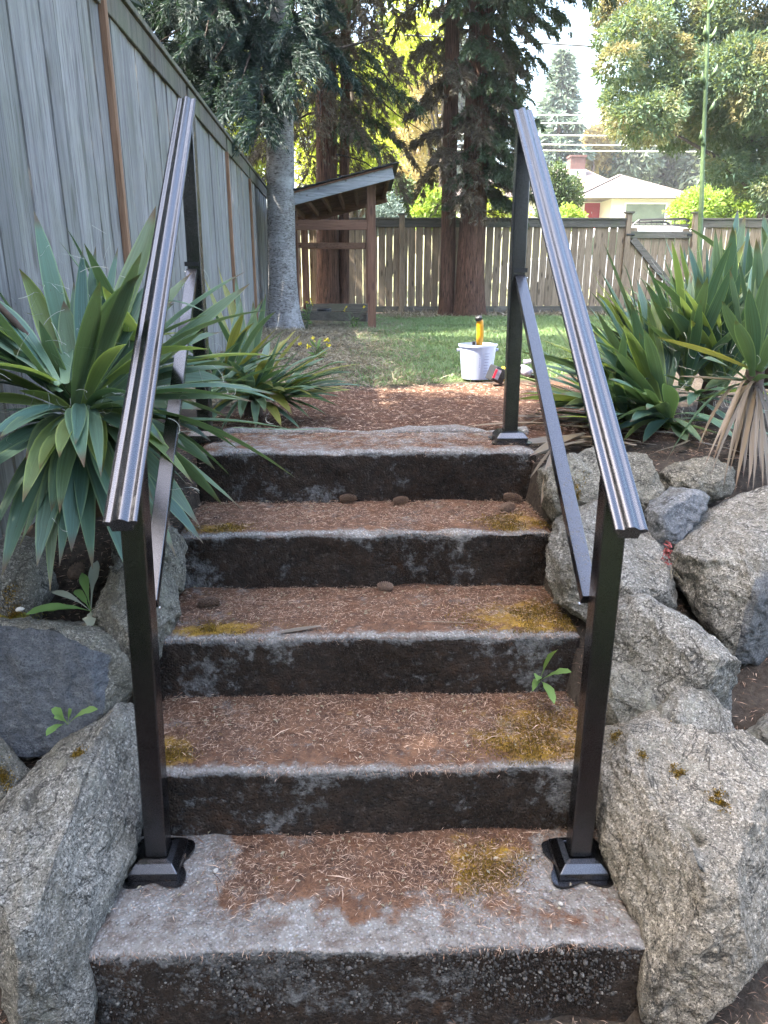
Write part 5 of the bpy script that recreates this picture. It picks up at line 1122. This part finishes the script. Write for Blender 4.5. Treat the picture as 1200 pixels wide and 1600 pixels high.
# needles lying on the treads, the landing, the path and the ground in front
def needles(name, label, x, y, z, L=(.007, .023), wd=(.0007, .0015), flat=.07, m='needle'):
    n = len(x); a = rng.uniform(0, 2 * math.pi, n); d = np.stack([np.cos(a), np.sin(a), rng.normal(0, flat, n)], -1)
    z = z + rng.exponential(.0022, n)
    nr = rng.normal(0, .5, (n, 3)) + [0, 0, 1.]
    o = leaf_mesh(name, np.stack([x, y, z], -1), d, rng.uniform(*L, n), rng.uniform(*wd, n), M[m], None, .12, nr); tag(o, label, 'needles', None, 'stuff'); return o
XX, YY, ZZ = [], [], []
for k in range(5):
    n = (11000, 11500, 11000, 9500, 4500)[k]; n = int(n * 1.5); x = rng.uniform(-SW + .01, SW - .01, n); yy = rng.uniform(.012, RUN if k < 4 else .30, n)
    dens = sstep(.0, .16, yy) * .9 + .1 + .5 * fbm(np.stack([x * 6, yy * 6, x * 0 + k * 7], -1), 3)
    if k == 0: dens = dens * (1 - .9 * sstep(.02, -.03, x + .335)) * (1 - .8 * sstep(.20, .07, np.hypot(x - .46, (yy - .18)))) * (.1 + .9 * sstep(.04, .19, yy + .04 * fbm(np.stack([x * 7, yy * 7, x * 0], -1), 3)))
    kk = rng.random(n) < dens; XX.append(x[kk]); YY.append(yy[kk] + k * RUN); ZZ.append(np.full(kk.sum(), (k + 1) * RISE + .001))
needles('fallen_needles', 'reddish brown conifer needles strewn over the treads', np.concatenate(XX), np.concatenate(YY), np.concatenate(ZZ))
n = 15000; x = rng.uniform(-.7, 1.4, n); y = 1.68 + 1.4 * rng.random(n); k = (y < lawn_front(x) + rng.normal(.05, .08, n)); x, y = x[k], y[k]
needles('fallen_needles', 'reddish brown needle mat covering the path behind the landing', x, y, terr(x, y) + .002, (.015, .035), (.0016, .0030))
n = 9000; x = rng.uniform(-1.1, 1.2, n); y = rng.uniform(-.45, -.01, n); k = np.abs(x) < .9
needles('fallen_needles', 'brown needle litter on the ground below the lowest step', x[k], y[k], np.maximum(terr(x[k], y[k]), -.02) + .003)
n = 14000; x = np.concatenate([rng.uniform(-1.0, -.56, n // 2), rng.uniform(.56, 1.5, n // 2)]); y = rng.uniform(-.2, 1.9, n)
needles('fallen_needles', 'brown litter lying in the soil gaps of both rock banks', x, y, terr(x, y) + .003, (.012, .035), (.001, .0024))
n = 260; k = rng.integers(0, 5, n); yy = rng.random(n) ** .6 * (RUN - .03) + .02
needles('fallen_twigs', 'thin brown twigs and bark bits scattered on the treads', rng.uniform(-SW + .04, SW - .04, n), np.where(k == 4, yy * .9, yy) + k * RUN, (k + 1) * RISE + .004, (.025, .075), (.0015, .0032), .1)
n = 700; k = rng.integers(0, 5, n); yy = rng.random(n) ** .5 * (RUN - .02) + .015; x = rng.uniform(-SW + .02, SW - .02, n)
needles('leaf_flakes', 'small pale leaf flakes and cone scales scattered on the treads', x, np.where(k == 4, yy * .9, yy) + k * RUN, (k + 1) * RISE + .003, (.006, .014), (.004, .008), .2, 'straw')
n = 5200; k = rng.integers(0, 5, n); x = rng.uniform(-SW + .01, SW - .01, n); kp = rng.random(n) < .35 + .8 * fbm(np.stack([x * 5, k * 3., x * 0], -1), 3); k, x = k[kp], x[kp]; n = len(x)
b_ = np.stack([x, k * RUN + rng.uniform(-.004, .014, n), (k + 1) * RISE - rng.exponential(.006, n) + .002], -1); d = rng.normal(0, .6, (n, 3)) + [0, -.5, -.35]; d /= np.linalg.norm(d, axis=1, keepdims=True)
o = leaf_mesh('lip_needles', b_, d, rng.uniform(.006, .02, n), rng.uniform(.0008, .0016, n), M['needle'], None, .12); tag(o, 'needles spilling over the worn lips of the steps', 'needles', None, 'stuff')
# moss cushions on the treads
n = 26000; b_, d_ = [], []
for (kk, cx, cyy, sx, sy) in och_spots:
    m_ = int(7.0e5 * sx * sy); x = cx + rng.normal(0, .55, m_) * sx; yy = cyy + rng.normal(0, .55, m_) * sy; k = (np.abs(x) < SW - .005) & (yy > .004) & (yy < RUN - .01) & (rng.random(m_) < .5 + .9 * fbm(np.stack([x * 16, yy * 16, x * 0 + kk], -1), 3))
    b_.append(np.stack([x[k], yy[k] + kk * RUN, np.full(k.sum(), (kk + 1) * RISE - .001)], -1))
b_ = np.concatenate(b_); n = len(b_); d = rng.normal(0, .6, (n, 3)); d[:, 2] = np.abs(d[:, 2]) + .5; d /= np.linalg.norm(d, axis=1, keepdims=True)
o = leaf_mesh('step_moss', b_, d, rng.uniform(.004, .011, n), rng.uniform(.0015, .003, n), M['moss']); tag(o, 'ochre moss cushions growing at the ends of the treads', 'moss', None, 'stuff')
# dry dark moss fuzz along the riser feet and faces
b_, d_ = [], []
for k in range(5):
    m_ = 11000; x = rng.uniform(-SW, SW, m_); zz = rng.random(m_) ** 1.2 * .165
    q = fbm(np.stack([x * 3.1, x * 0 + k, zz * 5], -1), 4); kp = rng.random(m_) < .35 + .9 * q
    b_.append(np.stack([x[kp], np.full(kp.sum(), k * RUN) + .002, k * RISE + zz[kp]], -1))
b_ = np.concatenate(b_); n = len(b_); d = rng.normal(0, .8, (n, 3)); d[:, 1] = -np.abs(d[:, 1]) - .4; d /= np.linalg.norm(d, axis=1, keepdims=True)
M['fuzz'] = mat_foliage('dark_moss_fuzz', [(.008, .006, .004), (.022, .014, .009), (.05, .028, .016)], (.04, .025, .01), .05)
o = leaf_mesh('riser_moss', b_, d, rng.uniform(.003, .009, n), rng.uniform(.001, .0025, n), M['fuzz']); tag(o, 'dark dried moss fuzz on the step risers', 'moss', None, 'stuff')

# ------------------------------------------------------------------ small things on steps and bank
def cone_mesh():
    V, Fs = [], []; n = 130; Lc = .062
    for i in range(n):
        t = i / n; a = i * GA; r = .0125 * math.sin(math.pi * (.08 + .88 * t)) ** .7; x = (t - .5) * Lc
        o = np.array([x, r * math.cos(a), r * math.sin(a)]); out = np.array([.75, 1.3 * math.cos(a), 1.3 * math.sin(a)]); s = np.array([0, -math.sin(a), math.cos(a)])
        k = len(V); V += [o * [1, .5, .5] - s * .002, o * [1, .5, .5] + s * .002, o + out * .0035 + s * .0042, o + out * .0065 + [.002, 0, 0], o + out * .0035 - s * .0042]; Fs.append((k, k + 1, k + 2, k + 3, k + 4))
    k = len(V)
    b = MB(); b.V = V; b.F = Fs; b.tube([(-.03, 0, 0), (-.015, 0, 0), (0.01, 0, 0), (.03, 0, 0)], [.003, .009, .010, .003], 8)
    me = bpy.data.meshes.new('pine_cone'); me.from_pydata([tuple(v) for v in b.V], [], b.F); me.update(); me.materials.append(M['cone']); return me
cm = cone_mesh()
for (p, rz_, lab, s) in ((atz(325, 943, .553), .2, 'brown cone at the left end of the third tread', 1.0), (atz(543, 779, .735), .1, 'brown cone at the back of the fourth tread, left of centre', .9), (atz(625, 782, .735), .2, 'faint cone at the back of the fourth tread near the centre', .8), (atz(603, 916, .555), 2.6, 'brown cone against the riser at the back of the third tread', .8), (atz(800, 778, .735), -.2, 'cone in the back right corner of the fourth tread', 1.0), (atz(792, 793, .735), .6, 'second cone in the right corner of the fourth tread, nearer the edge', .9), (atz(118, 893, .66), 1.5, 'brown cone standing in soil under the left yucca leaves', 1.05)):
    o = bpy.data.objects.new('pine_cone', cm); col.objects.link(o); o.location = p; o.rotation_euler = (random.uniform(0, 3), random.uniform(-.2, .2), rz_); o.scale = (s, s, s); tag(o, lab, 'cone', 'fallen cones')
pm = {}
V_, F_ = ICO[2]; V_ = V_ * (1 + .12 * vnoise(V_ * 1.7))[:, None] * [1, .8, .6]
me_ = bpy.data.meshes.new('pebble'); me_.from_pydata([tuple(v) for v in V_], [], [tuple(f) for f in F_]); me_.update(); me_.materials.append(M['pebble'])
for (x, y, z, s, lab) in ((810, 1392, .186, .0055, 'white pebble on the lowest tread, left of the right post foot'), (833, 1340, .186, .004, 'tiny pale pebble beside the foot of the right near post'), (822, 1341, .186, .003, 'smallest pale pebble beside the foot of the right near post'), (876, 1412, .186, .0055, 'white pebble in front of the right post foot'), (31, 952, .70, .010, 'pinkish pebble on the moss at the left edge'), (173, 886, .66, .006, 'pale pebble in the soil behind the left weed'), (337, 1360, .186, .007, 'grey pebble right of the left post foot')):
    o = bpy.data.objects.new('pebble', me_); col.objects.link(o); p = atz(x, y, z); o.location = p; o.scale = (s, s, s); o.rotation_euler = (0, 0, random.uniform(0, 3)); tag(o, lab, 'pebble', 'loose pebbles')
# crumbs of gravel and aggregate stones exposed along the lowest edge
b_ = MB(); vv, ff = ICO[2]
o3, _ = None, None
n = 2600; x = rng.uniform(-SW, SW, n); zz = rng.random(n) ** .8 * .165 + .005; on_top = rng.random(n) < .0
PV, PF = [], []
V2, F2 = ico(1)
for i in range(n):
    s = rng.uniform(.0012, .0030) * (1 + 1.2 * rng.random() ** 4); c = np.array([x[i], .0005, zz[i]]) if not on_top[i] else np.array([x[i], rng.random() ** 1.8 * .09 + .004, RISE - .0012])
    k = len(PV); PV += list(V2 * s * rng.uniform(.6, 1.2, 3) + c); PF += [tuple(f + k) for f in F2]
def mat_agg():
    m = Mt('exposed_aggregate'); i = m.island(); return m.fin(m.pbr(m.ramp(i, [(0, (.03, .028, .025)), (.7, (.075, .07, .063)), (.93, (.11, .10, .09)), (1, (.2, .19, .165))]), .8, spec=.25))
M['agg'] = mat_agg()
o = mesh('exposed_aggregate', PV, np.array(PF), M['agg'], stairs, True); o['kind'] = 'stuff'
def weed(label, base, tips, wd, m='weed', sub=None):
    r_ = empty('weed_plant', tuple(base)); tag(r_, label, 'weed')
    for i, tp in enumerate(tips):
        p1 = np.array(tp[0]); mm = tp[1] if len(tp) > 1 else m; w_ = tp[2] if len(tp) > 2 else wd
        t = np.linspace(0, 1, 9); b = np.array(base, float); d = p1 - b; L = np.linalg.norm(d); c = (b + p1) / 2 + [0, 0, .22 * L]
        P = ((1 - t) ** 2)[:, None] * b + (2 * t * (1 - t))[:, None] * c + (t * t)[:, None] * p1
        s = np.cross(d, (.1, -.45, .9)); s /= np.linalg.norm(s); up = np.cross(s, d / L)
        wv = w_ * np.array([.10, .12, .2, .55, .85, 1.0, .98, .7, .05]) * (1 + .15 * rng.normal(size=9))
        V = np.stack([P - s * wv[:, None] / 2 + up * wv[:, None] * .12, P, P + s * wv[:, None] / 2 + up * wv[:, None] * .12], 1).reshape(-1, 3)
        I = np.arange(27).reshape(9, 3); Fc = np.concatenate([np.stack([I[:-1, k], I[:-1, k + 1], I[1:, k + 1], I[1:, k]], -1) for k in (0, 1)])
        mesh('leaf', V, Fc, M[mm], r_, True)
wb = atbank(142, 955, .02)
B = lambda x, y, o=.06: atbank(x, y, o)
weed('weed rosette with green and pale leaves above the dark faced left boulder', wb, [(B(128, 895, .03), 'weed', .024), (B(152, 876, -.02), 'weedpale', .024), (B(80, 925, .05), 'weedpale', .018), (B(117, 922, .03), 'weed', .022), (B(142, 982, .08), 'weedpale', .026), (B(40, 960, .10), 'weed', .030), (B(75, 955, .08), 'weed', .02), (B(178, 945, .02), 'weedpale', .014)], .022)
weed('small round leaved weed between the dark and the pale left boulders', B(106, 1132, .05), [(B(80, 1108, .16), 'weed', .022), (B(84, 1122, .15), 'weed', .018), (B(112, 1108, .14), 'weed', .018), (B(153, 1108, .14), 'weed', .018), (B(72, 1150, .18), 'weed', .018)], .02)
wr = np.array([.47, RUN * 2 - .012, .40])
weed('green dandelion like weed growing from the third riser by the right near post', wr, [(aty(872, 1015, .56), 'weed', .030), (aty(838, 1063, .52), 'weed', .024), (aty(866, 1100, .48), 'weed', .024), (aty(832, 1080, .52), 'weed', .018), (aty(893, 1050, .58), 'weed', .02)], .026)
for (x, y, Yd, h, n_, lab) in ((478, 470, 8.9, .42, 8, 'yellow flowering weed in front of the shelter beside the spruce'), (553, 478, 8.8, .30, 6, 'thin yellow flowering weed in front of the shelter near its right post'), (495, 545, 4.6, .13, 10, 'small yellow green weed tuft in the dry bed left of the lawn')):
    b = aty(x, y, Yd); zg_ = float(terr(b[0], Yd)); r_ = empty('weed_plant', (b[0], Yd, zg_)); tag(r_, lab, 'weed')
    for i in range(n_):
        tp = np.array([b[0] + random.uniform(-.14, .14), Yd + random.uniform(-.1, .1), zg_ + h * random.uniform(.5, 1.05)])
        MB().tube([(b[0], Yd, zg_), tuple((np.array([b[0], Yd, zg_]) + tp) / 2 + [0, 0, .04]), tuple(tp)], [.003, .0025, .0015], 5).build('stem', M['stalk'], r_, True)
        fl_ = rng.normal(size=(7, 3)) + [0, -.4, .8]; fl_ /= np.linalg.norm(fl_, axis=1, keepdims=True)
        if i % 2 == 0: leaf_mesh('flower', np.repeat(tp[None], 7, 0), fl_, np.full(7, .03), np.full(7, .018), M['yflower'], r_)
    lv = rng.normal(size=(24, 3)) * [1, 1, .5]; lv /= np.linalg.norm(lv, axis=1, keepdims=True)
    leaf_mesh('foliage', np.array([b[0], Yd, zg_]) + rng.random((24, 1)) * [0, 0, h * .7], lv, np.full(24, .09), np.full(24, .02), M['weed'], r_)
# yellow moss at the left edge
c = B(20, 968, .03); n_ = 1600; pts = c + rng.normal(0, 1, (n_, 1)) * .028 * E1 + rng.normal(0, .012, (n_, 1)) * E2; dd = rng.normal(0, .6, (n_, 3)) + NB; dd /= np.linalg.norm(dd, axis=1, keepdims=True)
o = leaf_mesh('moss', pts, dd, rng.uniform(.003, .008, n_), np.full(n_, .003), M['mossy']); tag(o, 'bright yellow moss patch at the left edge above the dark boulder', 'moss', None, 'stuff')

# ------------------------------------------------------------------ bucket, trowel, drill
bx_, by_, bz_ = .655, 3.27, .885
bk = empty('bucket', (bx_, by_, bz_)); tag(bk, 'small translucent white measuring bucket at the lawn edge', 'bucket')
MB().lathe([(0, .002), (.085, .002), (.088, .0), (.108, .185), (.114, .186), (.115, .198), (.108, .199), (.104, .186), (.084, .008), (0, .008)], (bx_, by_, bz_), 36).build('pail', M['bucket'], bk, True).data.set_sharp_from_angle(angle=R(35))
mk = MB()
def tick(ang, z, wd, ht):
    r = .088 + (.020) * z / .185 + .0006; a0 = R(-90 + ang)
    c = np.array([bx_ + r * math.cos(a0), by_ + r * math.sin(a0), bz_ + z]); t = np.array([-math.sin(a0), math.cos(a0), 0]); o_ = np.array([math.cos(a0), math.sin(a0), 0]) * .0006; u = np.array([0, 0, 1.])
    mk.add([c - t * wd / 2 - u * ht / 2 + o_, c + t * wd / 2 - u * ht / 2 + o_, c + t * wd / 2 + u * ht / 2 + o_, c - t * wd / 2 + u * ht / 2 + o_], [(0, 1, 2, 3)])
for i in range(8):
    z = .035 + i * .0165
    tick(-22, z, .012, .0022); tick(24, z, .034 if i % 2 else .026, .0026)
for k_ in range(5): tick(-42, .07 + k_ * .012, .005, .008); tick(0, .075 + k_ * .012, .005, .008); tick(58, .09 + k_ * .010, .004, .006)
mk.build('markings', M['ink'], bk)
for s in (-1, 1): MB().tube([(bx_ + s * .106, by_, bz_ + .165), (bx_ + s * .122, by_, bz_ + .165)], .009, 10).build('handle_lug', M['bucket'], bk, True)
tw_ = empty('trowel', (bx_ + .01, by_, bz_ + .01)); tag(tw_, 'hand tool with amber handle and dark end standing in the bucket', 'tool')
MB().tube([(bx_ + .01, by_ + .01, bz_ + .18), (bx_ + .012, by_ + .005, bz_ + .25), (bx_ + .008, by_, bz_ + .325), (bx_ + .0, by_ - .004, bz_ + .343)], [.019, .021, .02, .017], 12).build('handle', M['orangep'], tw_, True)
MB().tube([(bx_ + .002, by_ - .003, bz_ + .335), (bx_ - .004, by_ - .006, bz_ + .352), (bx_ - .006, by_ - .007, bz_ + .357)], [.021, .021, .014], 12).build('end_cap', M['black'], tw_, True)
MB().box((bx_ - .004, by_ - .002, bz_ + .015), (bx_ + .022, by_ + .004, bz_ + .185)).build('blade', M['steel'], tw_)
MB().box((bx_ - .03, by_ + .0, bz_ + .17), (bx_ - .012, by_ + .03, bz_ + .212)).build('clip', M['black'], tw_, False, .003)
dl_ = empty('cordless_drill', (.80, 3.05, .882)); tag(dl_, 'yellow and black cordless drill lying beside the bucket behind the right far post', 'drill')
a_ = R(8); T_ = lambda v: np.array([.80, 3.05, .884]) + np.array([v[0] * math.cos(a_) - v[1] * math.sin(a_), v[0] * math.sin(a_) + v[1] * math.cos(a_), v[2]])
def tbox(nm, c, sz, m, tilt=0., bev=.008, parent=dl_):
    b = MB(); hx, hy, hz = [q / 2 for q in sz]; ct_, st_ = math.cos(tilt), math.sin(tilt); V = []
    for sx in (-1, 1):
        for sy in (-1, 1):
            for sz_ in (-1, 1):
                x, z = sx * hx * ct_ - sz_ * hz * st_, sx * hx * st_ + sz_ * hz * ct_; V.append(T_((c[0] + x, c[1] + sy * hy, c[2] + z)))
    return b.add(V, [(0, 1, 3, 2), (4, 6, 7, 5), (0, 4, 5, 1), (2, 3, 7, 6), (0, 2, 6, 4), (1, 5, 7, 3)]).build(nm, m, parent, bevel=bev)
bt = tbox('battery', (-.075, -.02, .055), (.075, .115, .085), M['black'], R(-22))
tbox('battery_label', (-.090, -.0795, .062), (.034, .003, .055), M['greyp'], R(-22), .0, bt); tbox('battery_stripe', (-.101, -.0815, .066), (.012, .003, .05), M['redp'], R(-22), 0., bt)
tbox('battery_rib', (-.058, -.0795, .043), (.03, .004, .010), M['rubber'], R(-22), 0., bt); tbox('battery_rib', (-.055, -.0795, .060), (.03, .004, .010), M['rubber'], R(-22), 0., bt)
tbox('base', (-.032, -.01, .055), (.022, .08, .075), M['yellowp'], R(-22), .006)
MB().tube([T_((-.03, 0, .05)), T_((.03, .01, .065)), T_((.085, .01, .07))], [.026, .02, .022], 12).build('grip', M['black'], dl_, True)
tbox('trigger_guard', (-.012, -.045, .03), (.035, .03, .05), M['yellowp'], R(-10), .006)
MB().tube([T_((.10, .06, .07)), T_((.10, .02, .068)), T_((.10, -.05, .065))], [.026, .030, .028], 16).build('motor_housing', M['greyp'], dl_, True)
MB().tube([T_((.12, -.03, .055)), T_((.155, -.03, .052)), T_((.165, -.03, .05)), T_((.20, -.03, .048))], [.024, .028, .022, .018], 14).build('chuck', M['black'], dl_, True)
MB().tube([T_((.10, .03, .115)), T_((.16, .03, .118)), T_((.20, .03, .116))], [.012, .013, .010], 10).build('side_handle', M['greyp'], dl_, True)
